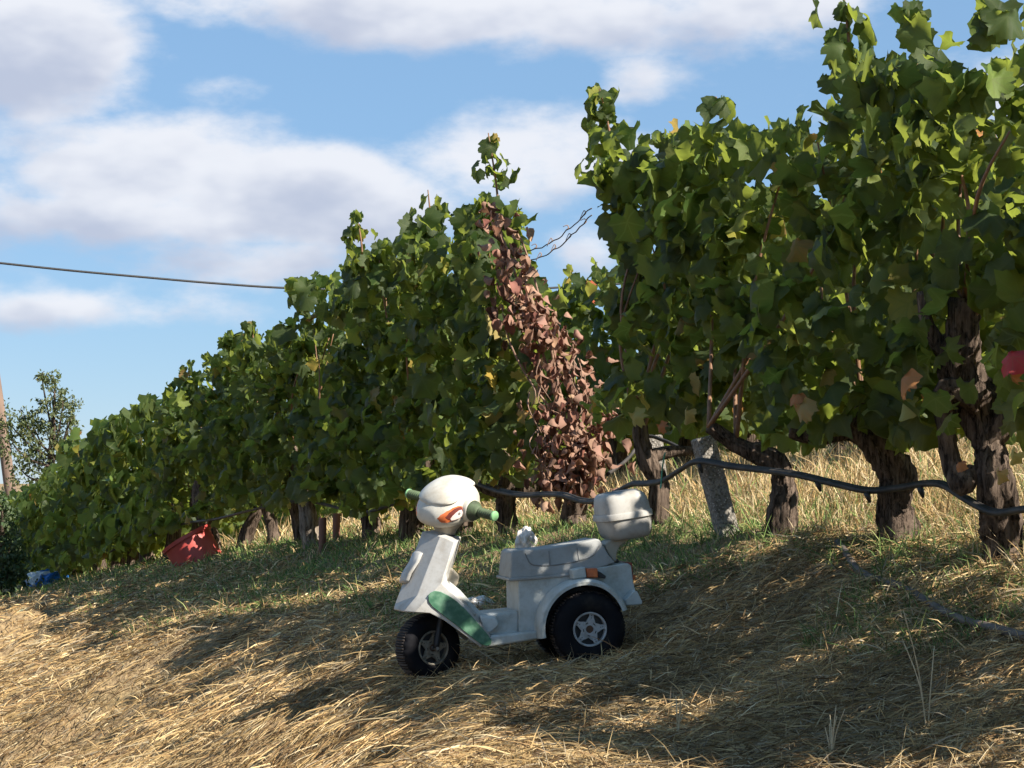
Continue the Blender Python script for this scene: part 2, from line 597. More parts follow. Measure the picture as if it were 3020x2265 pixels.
def bag_mat(name, base, patch, sc, lo, hi):
    m, nt, b = mat_base(name)
    n = noise_node(nt, sc, 2, .4)
    nt.links.new(mixc(nt, smooth(nt, n, lo, hi), base, patch), b.inputs['Base Color'])
    b.inputs['Roughness'].default_value = .3
    tr = nt.nodes.new('ShaderNodeBsdfTranslucent')
    nt.links.new(mixc(nt, smooth(nt, n, lo, hi), base, patch), tr.inputs[0])
    ms = nt.nodes.new('ShaderNodeMixShader'); ms.inputs[0].default_value = .3
    nt.links.new(b.outputs[0], ms.inputs[1]); nt.links.new(tr.outputs[0], ms.inputs[2])
    nt.links.new(ms.outputs[0], nt.nodes['Material Output'].inputs[0])
    return m


M['bagblue'] = bag_mat('blue_white_bag_film', (.68, .72, .74), (.015, .16, .50), 5, .44, .50)
M['bagclear'] = bag_mat('clear_bag_film', (.80, .77, .73), (.50, .46, .42), 30, .42, .6)

# ------------------------------------------------------------------ terrain
R0 = (1.23, 7.30)                    # a point of the front vine row
RD = (-0.322, 0.947)                 # its direction, away from the camera
RN = (-0.947, -0.322)                # its normal, towards the camera side
ROWQ = -RD[0] / RD[1]


def sd(x, y):
    x = np.asarray(x, float); y = np.asarray(y, float)
    return (x - R0[0]) * RD[0] + (y - R0[1]) * RD[1], (x - R0[0]) * RN[0] + (y - R0[1]) * RN[1]


def row_depth(px):
    q = (px - CX) / F
    return (R0[0] + ROWQ * R0[1]) / (q + ROWQ)


def row_pt(dep, d=0.0):
    x = R0[0] - ROWQ * (dep - R0[1])
    return x + RN[0] * d, dep + RN[1] * d


_Y = np.array([-40, 2, 4, 6.53, 7.3, 8.15, 10.5, 14.8, 18, 23.2, 30, 45, 80, 3000])
_Z = np.array([-.9, -.6, -.45, -.27, -.21, -.17, -.24, -.41, -.58, -.93, -1.34, -2.1, -3.2, -3.2])
_S = (_Y - R0[1]) / RD[1]
FIX = []                             # (x, y, dz, radius) local settling under the scooter


def gz(x, y, micro=True):
    s, d = sd(x, y)
    zr = np.interp(s, _S, _Z)
    k = 1 - .35 * sstep(s, 1, 7)
    dp = np.maximum(d, 0)
    plate = .42 * (1 - np.exp(-(dp / .75) ** 1.5)) * (1 - .15 * sstep(s, 3, 9))
    dc = 1.45 + .35 * np.maximum(-s, 0)
    bk = .12 * np.log1p(np.exp(np.clip((d - dc) / .12, -30, 30)))
    bank = .56 * bk * k
    bank = 1.3 * np.tanh(bank / 1.3)
    back = .20 * 9 * (1 - np.exp(np.minimum(d, 0) / 9)) * (1 - .6 * sstep(s, 8, 22))
    z = CAMZ + zr - plate - bank + back
    for (fx, fy, dz, fr) in FIX:
        z = z + dz * np.exp(-((x - fx) ** 2 + (y - fy) ** 2) / fr ** 2)
    if micro:
        wv = s + .55 * d + .5 * (fbm(s * .7, d * .7, 3) - .5)
        rid = (fbm(wv * 2.6, d * .45 + 7, 21, 2) - .5) * .30
        z = z + rid * sstep(d, 1.35, 2.1) * (1 - .6 * sstep(s, 9, 16))
        z = z + (fbm(x * 1.9, y * 1.9, 5) - .5) * .075 + (fbm(x * 7, y * 7, 9) - .5) * .025
    return z


SCO_DEP = 7.22
SCO_YAW = math.radians(11)
sco_root = P(1130 + 1000 / 2.5925, 1370 + 1580 / 2.5925, SCO_DEP)
_c, _s = math.cos(SCO_YAW), math.sin(SCO_YAW)
# wheel contact points in scooter space: (X, Y, Z of the tyre bottom)
CONTACT = [(-.270, 0.0, -.010), (.215, -.14, .030), (.215, .14, .030)]
_wx = [sco_root.x + a * _c - b * _s for a, b, c in CONTACT]
_wy = [sco_root.y + a * _s + b * _c for a, b, c in CONTACT]
_wz = [sco_root.z + c for a, b, c in CONTACT]
_df = _wz[0] - float(gz(_wx[0], _wy[0])); FIX.append((_wx[0], _wy[0], _df, .55))
for _ in range(4):
    for i in range(3):
        _df = _wz[i] - float(gz(_wx[i], _wy[i]))
        FIX.append((_wx[i], _wy[i], _df * .7, .34))


def grid_axis(lo, hi, step, far, ratio):
    a = list(np.arange(lo, hi, step))
    x, st = hi, step
    out = []
    while x < far:
        out.append(x); st *= ratio; x += st
    x, st = lo, step
    pre = []
    while x > -far:
        st *= ratio; x -= st; pre.append(x)
    return np.array(pre[::-1] + a + out)


gx = grid_axis(-4.5, 3.2, .04, 2600, 1.13)
gy = grid_axis(4.0, 15.0, .045, 2600, 1.10)
XX, YY = np.meshgrid(gx, gy)
ZZ = gz(XX, YY)
V = np.stack([XX.ravel(), YY.ravel(), ZZ.ravel()], 1)
nx, ny = len(gx), len(gy)
I = np.arange(nx * ny).reshape(ny, nx)
a_, b_, c_, d_ = I[:-1, :-1].ravel(), I[:-1, 1:].ravel(), I[1:, 1:].ravel(), I[1:, :-1].ravel()
T = np.concatenate([np.stack([a_, b_, c_], 1), np.stack([a_, c_, d_], 1)])
ground = link('ground', np_mesh('ground', V, T), M['ground'])
tag(ground, 'straw covered bank and vineyard floor sloping down to the left', 'ground', kind='structure')


# ------------------------------------------------------------------ grass
def make_blades(name, base, dirv, length, width, bend, col, mat, label, cat):
    n = len(base)
    dirv = dirv / np.linalg.norm(dirv, axis=1, keepdims=True)
    rv = rng.normal(size=(n, 3)); rv[:, 2] *= .4
    side = np.cross(dirv, rv); side /= np.linalg.norm(side, axis=1, keepdims=True) + 1e-9
    L = length[:, None]; W = width[:, None]
    droop = np.stack([dirv[:, 0] * .3, dirv[:, 1] * .3, -np.ones(n)], 1) * (bend * length)[:, None]
    b0 = base - side * W * .5; b1 = base + side * W * .5
    m = base + dirv * L * .55 + droop * .28
    m0 = m - side * W * .42; m1 = m + side * W * .42
    tip = base + dirv * L + droop
    V = np.stack([b0, b1, m0, m1, tip], 1).reshape(-1, 3)
    k = np.arange(n)[:, None] * 5
    T = np.concatenate([k + np.array([[0, 1, 3]]), k + np.array([[0, 3, 2]]), k + np.array([[2, 3, 4]])])
    C = np.repeat(np.concatenate([col, np.ones((n, 1))], 1), 5, 0)
    me = np_mesh(name, V, T, {'col': ('FLOAT_COLOR', C)})
    o = link(name, me, mat, flat=True)
    tag(o, label, cat, kind='stuff')
    return o


def sample_ground(n, y0, y1, margin=.26):
    t = rng.random(n)
    y = (y0 ** -.5 + t * (y1 ** -.5 - y0 ** -.5)) ** -2.0
    x = (rng.random(n) * 2 - 1) * (margin * y + .25)
    return x, y


def palette(n, cols, probs, jit=.18):
    c = np.array(cols)[rng.choice(len(cols), n, p=np.array(probs) / sum(probs))]
    return np.clip(c * (1 + rng.normal(size=(n, 1)) * jit), .01, .9)


GOLD = [(.44, .30, .135), (.53, .385, .19), (.28, .175, .078), (.60, .48, .29), (.34, .275, .185), (.16, .095, .045)]
GREEN = [(.11, .19, .055), (.17, .25, .07), (.075, .13, .04), (.28, .31, .11)]

# flattened straw, combed down the bank
x, y = sample_ground(300000, 4.7, 26)
s, d = sd(x, y)
pn = fbm(x * 1.1, y * 1.1, 31)
dens = fbm(s * 2.6 + 1.4 * d, d * .6, 77, 3)
keep = (d > .35 + .9 * (pn - .3) - .95 * sstep(-s, -1.2, .3)) & (rng.random(len(x)) < .35 + 1.0 * dens)
x, y, s, d, dens = x[keep], y[keep], s[keep], d[keep], dens[keep]
n = len(x)
z = gz(x, y)
comb = sstep(d, 1.2, 2.0) * .85 + .1
fl = math.atan2(RN[1], RN[0]) + .60 + 1.2 * (fbm(x * 1.3, y * 1.3, 41) - .5)
ang = fl + rng.normal(size=n) * (1.9 * (1 - comb) + .5 + .35 * sstep(s, 1.0, 4))
elv = np.abs(rng.normal(size=n)) * .26 - .05 + (1 - comb) * .3 * rng.random(n)
slope = -(gz(x + np.cos(ang) * .08, y + np.sin(ang) * .08, False) - gz(x, y, False)) / .08
elv = elv - np.arctan(slope)
dv = np.stack([np.cos(ang) * np.cos(elv), np.sin(ang) * np.cos(elv), np.sin(elv)], 1)
ln = rng.gamma(4, .021, n) * (.6 + .55 * comb * (1 - .5 * sstep(s, 1.5, 5)))
wd = (.0024 + .0024 * rng.random(n)) * np.clip(y / 8, .8, 2.2)
cl = palette(n, GOLD, [4, 3.2, 2.8, 1.2, 1.2, 2.0], .25)
dark = sstep(fbm(s * 2.3 + 1.2 * d, d * .5, 91, 3), .52, .68)[:, None]
cl = cl * (1 - .35 * dark) 
lift = rng.random(n) * .035 * (.4 + dens)
make_blades('straw', np.stack([x, y, z + lift], 1), dv, ln, wd, .12 + .2 * rng.random(n), cl, M['straw'],
            'mown golden straw lying combed down the bank', 'straw')

# upright stubble and seed stalks among the straw
x, y = sample_ground(52000, 4.7, 22)
s, d = sd(x, y)
cln = fbm(x * 3.2, y * 3.2, 57, 2)
keep = (d > .2) & (cln > .52)
x, y, d = x[keep], y[keep], d[keep]
n = len(x)
ang = rng.random(n) * 6.283
elv = .45 + 1.0 * rng.random(n)
dv = np.stack([np.cos(ang) * np.cos(elv), np.sin(ang) * np.cos(elv), np.sin(elv)], 1)
ln = rng.gamma(5, .014, n)
make_blades('stubble', np.stack([x, y, gz(x, y) - .005], 1), dv, ln, (.002 + .0014 * rng.random(n)) * np.clip(y / 8, .8, 2.), .15 + .3 * rng.random(n),
            palette(n, GOLD[:5], [3, 3, 2, 2, 2]), M['straw'], 'short dry stubble tufts standing in the straw', 'stubble')

# green strip at the foot of the row
x, y = sample_ground(270000, 5.2, 34)
s, d = sd(x, y)
pn = fbm(x * 1.1, y * 1.1, 31)
lim = .95 + .5 * sstep(s, 1, 5) + .9 * (pn - .45)
lim = np.where(s < 1.0, lim - .55, lim)
lim = np.where(s < -.1, lim - .15, lim)
keep = (d > -.6) & (d < lim) & (s > -1.6 + .5 * pn)
x, y, s, d, pn = x[keep], y[keep], s[keep], d[keep], pn[keep]
n = len(x)
ang = rng.random(n) * 6.283
elv = .55 + .9 * rng.random(n)
dv = np.stack([np.cos(ang) * np.cos(elv), np.sin(ang) * np.cos(elv), np.sin(elv)], 1)
tall = fbm(x * 2.3, y * 2.3, 63)
ln = rng.gamma(5, .015, n) * (.6 + .9 * tall)
gp = np.clip(1.05 - 1.6 * (fbm(x * 1.7, y * 1.7, 71) - .5) - .5 * sstep(d, .7, 1.5) - .35 * sstep(-d, 0, .5) - .25 * sstep(-s, -1.5, .8), .08, .92)
cl = np.where((rng.random(n) < gp)[:, None], palette(n, GREEN, [3, 3, 2, 1.5]), palette(n, GOLD, [3, 3, 2, 2, 2, 1]))
make_blades('green_grass', np.stack([x, y, gz(x, y) - .01], 1), dv, ln, (.0028 + .002 * rng.random(n)) * np.clip(y / 9, .8, 2.4), .2 + .35 * rng.random(n), cl, M['grass'],
            'patchy green grass growing along the foot of the vine row', 'grass')

# tall dry grass between the rows
x, y = sample_ground(190000, 5.5, 30)
s, d = sd(x, y)
keep = (d < -.15 + .35 * fbm(x * 2, y * 2, 83)) & (d > -4.5)
x, y, s, d = x[keep], y[keep], s[keep], d[keep]
n = len(x)
ang = rng.random(n) * 6.283
elv = .7 + .8 * rng.random(n)
dv = np.stack([np.cos(ang) * np.cos(elv), np.sin(ang) * np.cos(elv), np.sin(elv)], 1)
ln = rng.gamma(5, .03, n) * (.5 + .9 * fbm(x * 2.1, y * 2.1, 87)) * np.where(d > -.3, .6, 1)
cl = np.where((rng.random(n) < .16)[:, None], palette(n, GREEN, [1, 3, 1, 2]), palette(n, GOLD, [3, 4, 1.2, 3, 1, .5]))
make_blades('dry_grass', np.stack([x, y, gz(x, y) - .01], 1), dv, ln, (.003 + .002 * rng.random(n)) * np.clip(y / 9, .8, 2.2), .15 + .4 * rng.random(n), cl, M['grass'],
            'tall golden dry grass between the vine rows', 'grass')

# ------------------------------------------------------------------ vine leaves
def leaf_variant(seed, crumple=0.0):
    r = random.Random(seed)
    NR = 28
    V = [(0, 0, 0)]
    ring, rim = [], []
    fold = r.choice((-1, 1, 1)) * r.uniform(.1, 1.0) + crumple * 1.2
    droop = r.uniform(.1, 1.0) + crumple
    wave = r.uniform(.05, .14) + crumple * .25
    twist = r.uniform(-.3, .3) * (1 + 2 * crumple)
    p1, p2 = r.uniform(0, 6), r.uniform(0, 6)

    def rad(th):
        a = abs(th)
        if a > 2.75:
            base = .22
        else:
            base = .50 + .14 * max(0, math.cos(a * 1.0)) ** 3 + .10 * math.exp(-((a - .98) / .24) ** 2) + .05 * math.exp(-((a - 1.95) / .28) ** 2) - .06 * math.exp(-((a - .52) / .15) ** 2) - .05 * math.exp(-((a - 1.5) / .16) ** 2)
        return base

    def dep(x, y):
        rr = math.hypot(x, y)
        z = fold * abs(x) * .8 - droop * max(0, y) ** 2 * .9 - droop * .5 * x * x + wave * math.sin(x * 9 + p1) * rr * 1.6 + wave * math.sin(y * 8 + p2) * rr * 1.6 + twist * x * y
        if crumple:
            z += crumple * .35 * math.sin(y * 6 + p1) * rr
            x *= 1 - .38 * min(crumple, 1.7)
            y *= .85
        return (x, y, z)
    for k in range(NR):
        th = -math.pi + 2 * math.pi * (k + .5) / NR
        rr = rad(th) * (1 + (.065 if k % 2 else -.05)) * r.uniform(.93, 1.06)
        rim.append((rr * math.sin(th), rr * math.cos(th)))
    NM = 8
    for k in range(NM):
        th = -math.pi + 2 * math.pi * (k + .5) / NM
        rr = rad(th) * .55
        ring.append((rr * math.sin(th), rr * math.cos(th)))
    flat = [(0, 0)] + ring + rim
    V = [dep(a, b) for a, b in flat]
    T = []
    for k in range(NM):
        T.append((0, 1 + (k + 1) % NM, 1 + k))
    i_, o_ = 0, 0
    while i_ < NM or o_ < NR:             # zip ring and rim by angle
        if o_ < NR and (i_ >= NM or (o_ + 1) / NR <= (i_ + 1) / NM + 1e-9):
            T.append((1 + i_ % NM, 1 + NM + (o_ + 1) % NR, 1 + NM + o_ % NR)); o_ += 1
        else:
            T.append((1 + i_ % NM, 1 + (i_ + 1) % NM, 1 + NM + o_ % NR)); i_ += 1
    T = [(t[0], t[2], t[1]) for t in T]
    return np.array(V), np.array(T), np.array(flat)


def dead_variant(seed):
    """a shrivelled leaf: rolled along its midrib, tip curled in"""
    r = random.Random(seed)
    NV, NU2 = 5, 4
    roll = r.uniform(1.3, 2.7); curl = r.uniform(.6, 2.6); tw = r.uniform(-.9, .9)
    V, fl, T = [], [], []
    for i in range(NV):
        v = i / (NV - 1)
        wv = .27 * math.sin(math.pi * (.10 + .86 * v)) ** .8 * r.uniform(.7, 1.2)
        a = curl * v * v
        yc, zc = .75 * v * (1 - .25 * curl * v / 2.2), -.28 * curl * v * v / 2
        for j in range(NU2 + 1):
            u = j / NU2 * 2 - 1
            f = roll * u + tw * v
            V.append((wv * math.sin(f) + r.uniform(-.03, .03), yc + r.uniform(-.03, .03) + .06 * (1 if j % 2 else -1) * (i == NV - 1), zc + wv * (1 - math.cos(f)) * math.cos(a) + r.uniform(-.03, .03)))
            fl.append((u, v))
    for i in range(NV - 1):
        for j in range(NU2):
            a = i * (NU2 + 1) + j
            T += [(a, a + 1, a + NU2 + 2), (a, a + NU2 + 2, a + NU2 + 1)]
    return np.array(V), np.array(T), np.array(fl)


LEAVES = [leaf_variant(100 + i) for i in range(12)]
DEAD = [dead_variant(300 + i) for i in range(8)]


def lowleaf(seed):
    r = random.Random(seed)
    f = r.uniform(.1, .3)
    V = np.array([(0, -.1, 0), (.42, -.22, f * .5), (.5, .15, f), (.28, .42, f * .4), (0, .62, -.12), (-.28, .42, f * .4), (-.5, .15, f), (-.42, -.22, f * .5), (0, .1, 0)])
    T = np.array([(8, k, (k + 1) % 8) for k in range(8)])
    return V, T, V[:, :2]


LOW = [lowleaf(i) for i in range(4)]


def small_leaf():
    V = np.array([(0, 0, 0), (.25, .45, .08), (0, 1, -.1), (-.25, .45, .08)])
    return V, np.array([(0, 1, 2), (0, 2, 3)]), V[:, :2]


SMALL = [small_leaf()]


def leaf_data(var, mat, nm):
    V, T, fl = var
    me = np_mesh(nm, V, T, {'lx': ('FLOAT', fl[:, 0]), 'ly': ('FLOAT', fl[:, 1])})
    me.materials.append(mat)
    me.shade_smooth()
    return me


LEAF_ME = [leaf_data(v, M['leaf'], 'leaf') for v in LEAVES]
YEL_ME = [leaf_data(v, M['leafyel'], 'leaf') for v in LEAVES[:4]]
DEAD_ME = [leaf_data(v, M['leafdry'], 'leaf') for v in DEAD]


def leaf_frames(pos, outw, upw=.45, rnd=.55, tipdown=1.0):
    """rotation matrices (n,3,3): columns x, y(tip), z(normal)"""
    n = len(pos)
    nrm = outw + np.array([0, 0, upw]) + rng.normal(size=(n, 3)) * rnd
    nrm /= np.linalg.norm(nrm, axis=1, keepdims=True)
    tip = np.array([0, 0, -tipdown]) + rng.normal(size=(n, 3)) * .45 + outw * .25
    tip = tip - nrm * (tip * nrm).sum(1, keepdims=True)
    tip /= np.linalg.norm(tip, axis=1, keepdims=True) + 1e-9
    xa = np.cross(tip, nrm)
    return np.stack([xa, tip, nrm], 2)


def joined_leaves(name, variants, pos, rot, size, mat, parent, rnd=None):
    Vs, Ts, R, LX, LY = [], [], [], [], []
    off = 0
    vi = rng.integers(0, len(variants), len(pos))
    if rnd is None:
        rnd = rng.random(len(pos))
    for k, (v, t, fl) in enumerate(variants):
        idx = np.where(vi == k)[0]
        if not len(idx):
            continue
        W = np.einsum('nij,vj->nvi', rot[idx], v) * size[idx][:, None, None] + pos[idx][:, None, :]
        m = len(v)
        Vs.append(W.reshape(-1, 3))
        Ts.append((t[None] + (off + np.arange(len(idx)) * m)[:, None, None]).reshape(-1, 3))
        R.append(np.repeat(rnd[idx], m)); LX.append(np.tile(fl[:, 0], len(idx))); LY.append(np.tile(fl[:, 1], len(idx)))
        off += len(idx) * m
    me = np_mesh(name, np.concatenate(Vs), np.concatenate(Ts), {'rnd': ('FLOAT', np.concatenate(R)), 'lx': ('FLOAT', np.concatenate(LX)), 'ly': ('FLOAT', np.concatenate(LY))})
    o = link(name, me, mat, parent)
    o['kind'] = 'stuff'
    return o


def leaf_objects(pos, rot, size, meshes, parent):
    """every leaf its own object, sharing mesh data"""
    pl = Vector(parent.location)
    for i in range(len(pos)):
        o = bpy.data.objects.new('leaf', meshes[int(rng.integers(len(meshes)))])
        COL.objects.link(o)
        o.parent = parent
        R = rot[i] * size[i]
        o.matrix_local = Matrix(((R[0, 0], R[0, 1], R[0, 2], pos[i, 0] - pl.x), (R[1, 0], R[1, 1], R[1, 2], pos[i, 1] - pl.y),
                                 (R[2, 0], R[2, 1], R[2, 2], pos[i, 2] - pl.z), (0, 0, 0, 1)))


# silhouette of the front row in the photo: top and bottom of the leaves
TOP = np.array([(-900, 1690), (-200, 1520), (0, 1455), (82, 1425), (205, 1293), (300, 1215), (396, 1180), (505, 1100), (600, 975), (737, 955), (819, 905), (874, 835), (983, 720),
                (1051, 635), (1256, 575), (1400, 550), (1500, 560), (1545, 640), (1600, 900), (1690, 600), (1740, 320), (1800, 355), (1900, 345), (2100, 305), (2250, 325), (2330, 240),
                (2450, 160), (2550, 120), (2700, 110), (2830, 160), (2890, 190), (2930, 60), (3020, -60), (3300, -160), (5000, -500)], float)
BOT = np.array([(-900, 1760), (50, 1720), (200, 1690), (300, 1660), (500, 1580), (700, 1510), (900, 1490), (1100, 1530), (1200, 1540), (1400, 1450), (1560, 1420), (1700, 1330),
                (1800, 1260), (1950, 1290), (2050, 1340), (2150, 1320), (2330, 1340), (2500, 1340), (2700, 1330), (2900, 1330), (3020, 1290), (5000, 1200)], float)


def row_span(dep):
    """pixel of row depth, leaf top z, leaf bottom z"""
    x = R0[0] - ROWQ * (dep - R0[1])
    px = CX + F * (x + RN[0] * .20) / (dep + RN[1] * .20)
    zt = CAMZ + (HOR - np.interp(px, TOP[:, 0], TOP[:, 1])) / F * dep
    zb = CAMZ + (HOR - np.interp(px, BOT[:, 0], BOT[:, 1])) / F * dep
    return px, zt, zb


def canopy(dep0, dep1, per_m2, margin=.055, thick=.30):
    """leaf positions for a stretch of the front row"""
    nn = 90
    dd = np.linspace(dep0, dep1, nn)
    px, zt, zb = row_span(dd)
    zt = np.minimum(zt, zb + 1.75)
    area = float(np.mean(np.maximum(zt - zb, .01))) * (dep1 - dep0) / RD[1]
    n = int(area * per_m2)
    pos = []
    out = []
    step = rng.uniform(-.10, .04) if 11 < dep0 < 25 else 0
    while len(pos) < n:
        dp = dep0 + (dep1 - dep0) * rng.random()
        p, t, b = row_span(dp)
        t = min(t, b + 1.75)
        if dep0 > 10:
            per = (dep1 - dep0) if dep1 - dep0 < 3 else 1.1
            t += step - .26 * abs(2 * (((dp - dep0) / per) % 1) - 1) ** 2.5
        if rng.random() > (t - b) / 1.75:
            continue
        h = rng.random()
        zz = b + margin + (t - b - 2 * margin) * h
        th = thick * (.28 + 1.45 * float(vnoise(dp * 2.6 + 5, zz * 2.8, 13))) * (1 - .35 * h ** 3)
        if float(vnoise(dp * 3.0, zz * 3.0, 29)) < .27 and rng.random() < .9:
            continue
        # more leaves at the two faces than inside
        u = rng.random() * 2 - 1
        off = th * math.copysign(abs(u) ** .6, u) * (1 if u > 0 else .8)
        if u < 0 and rng.random() < .3:
            off = -off
        x, yy = row_pt(dp, off)
        if 4.8 < dep0 < 7.2 and rng.random() < .9:      # the gnarled trunk stays in view
            uu = CX + F * x / yy
            vv = HOR - F * (zz - CAMZ) / yy
            if 860 < vv < 1400 and yy < 6.75 and abs(uu - np.interp(vv, [880, 1090, 1310, 1420], [2845, 2855, 2905, 2925])) < 75:
                continue
        if dep0 < 12:                     # the missing vine: nothing grows in the gap
            uu = CX + F * x / yy
            if 1552 < uu < 1738 and HOR - F * (zz - CAMZ) / yy < 1230:
                continue
        pos.append((x, yy, zz)); out.append(1.0 if off > -.05 else -1.0)
    pos = np.array(pos)
    out = np.array(out)[:, None] * np.array([RN[0], RN[1], 0])
    return pos, out


# ------------------------------------------------------------------ the front row, vine by vine
VINES = [
    # depth, label
    (4.55, 'nearest grapevine beyond the right edge, shading the straw in the corner'),
    (5.2, 'grapevine just beyond the right edge, casting the lower right shade'),
    (5.85, 'grapevine hidden at the right edge in front of the gnarled trunk'),
    (6.6, 'gnarled old grapevine with thick twisted trunk at the right edge'),
    (7.27, 'grapevine with stout dark trunk flaring at its base, second from right'),
    (7.96, 'grapevine with bent trunk leaning left behind the drooping hose'),
    (8.95, 'leafy grapevine with thin trunk just left of the leaning concrete post'),
    (10.95, 'tall leafy grapevine with upright spire shoot next to the dead brown vine'),
    (11.75, 'dense grapevine rising straight above the scooter handlebar'),
    (12.6, 'dense grapevine just left of the scooter head, leaves hanging low'),
    (13.4, 'grapevine behind the two rust brown pipe stubs'),
    (14.2, 'grapevine with pale lit trunk left of the rust brown pipe stubs'),
    (15.1, 'grapevine with slanting dark trunk between pale trunk and red tub'),
    (16.0, 'grapevine with trunk standing right behind the red tub'),
    (17.0, 'grapevine whose leaves hang over the red tub'),
    (18.0, 'grapevine just left of the red tub'),
    (19.1, 'grapevine second to the left of the red tub, lit along its top'),
]
bounds = [4.2] + [(VINES[i][0] + VINES[i + 1][0]) / 2 for i in range(len(VINES) - 1)] + [19.7]
ids = {v[0]: i for i, v in enumerate(VINES)}
ENDS = {8.95: 9.32}       # right of the gap
bounds[7] = 10.5
GROUP = 'grapevines of the front row'
camv = np.array([0, 0, CAMZ])
trunkspec = {
    6.6: ([(3000, 1740), (2985, 1640), (2950, 1530), (2925, 1420), (2905, 1310), (2880, 1200), (2855, 1090), (2850, 980), (2845, 880)],
          [.095, .075, .066, .064, .062, .070, .080, .060, .042]),
    7.27: ([(2645, 1650), (2640, 1570), (2635, 1480), (2628, 1400), (2605, 1320), (2570, 1250), (2540, 1180)],
           [.105, .082, .062, .058, .062, .058, .035]),
    7.96: ([(2310, 1570), (2318, 1500), (2326, 1430), (2305, 1370), (2240, 1335), (2160, 1310), (2090, 1260)],
           [.062, .050, .044, .046, .044, .036, .025]),
    8.95: ([(1935, 1500), (1930, 1430), (1905, 1360), (1890, 1290), (1885, 1200)], [.05, .04, .036, .034, .025]),
    10.95: ([(1500, 1590), (1495, 1520), (1502, 1450), (1490, 1380), (1480, 1300)], [.075, .06, .055, .045, .035]),
    14.2: ([(940, 1640), (925, 1590), (910, 1530), (905, 1470), (915, 1400)], [.085, .068, .062, .06, .04]),
}
arms = {
    6.6: [([(2890, 1180), (2790, 1150), (2785, 1260), (2800, 1360), (2840, 1430), (2870, 1380)], [.04, .032, .026, .03, .034, .02]),
          ([(2860, 1080), (2790, 1040), (2740, 960), (2720, 860)], [.05, .03, .02, .015]),
          ([(2905, 1310), (2960, 1250), (3000, 1150), (3010, 1020)], [.04, .035, .03, .02])],
    7.27: [([(2590, 1290), (2500, 1270), (2420, 1290), (2330, 1275)], [.045, .032, .024, .016]),
           ([(2625, 1330), (2690, 1290), (2760, 1290), (2800, 1330)], [.035, .026, .02, .014])],
    8.95: [([(1905, 1350), (1990, 1330), (2060, 1330)], [.03, .022, .015])],
    10.95: [([(1498, 1450), (1580, 1440), (1620, 1380)], [.035, .025, .015]), ([(1495, 1450), (1430, 1440), (1380, 1400)], [.035, .025, .015])],
}


def loc_pts(pts, dep, root, wob=.0):
    out = []
    for (u, v) in pts:
        p = P(u, v, dep + random.uniform(-wob, wob))
        out.append(p - root)
    return out


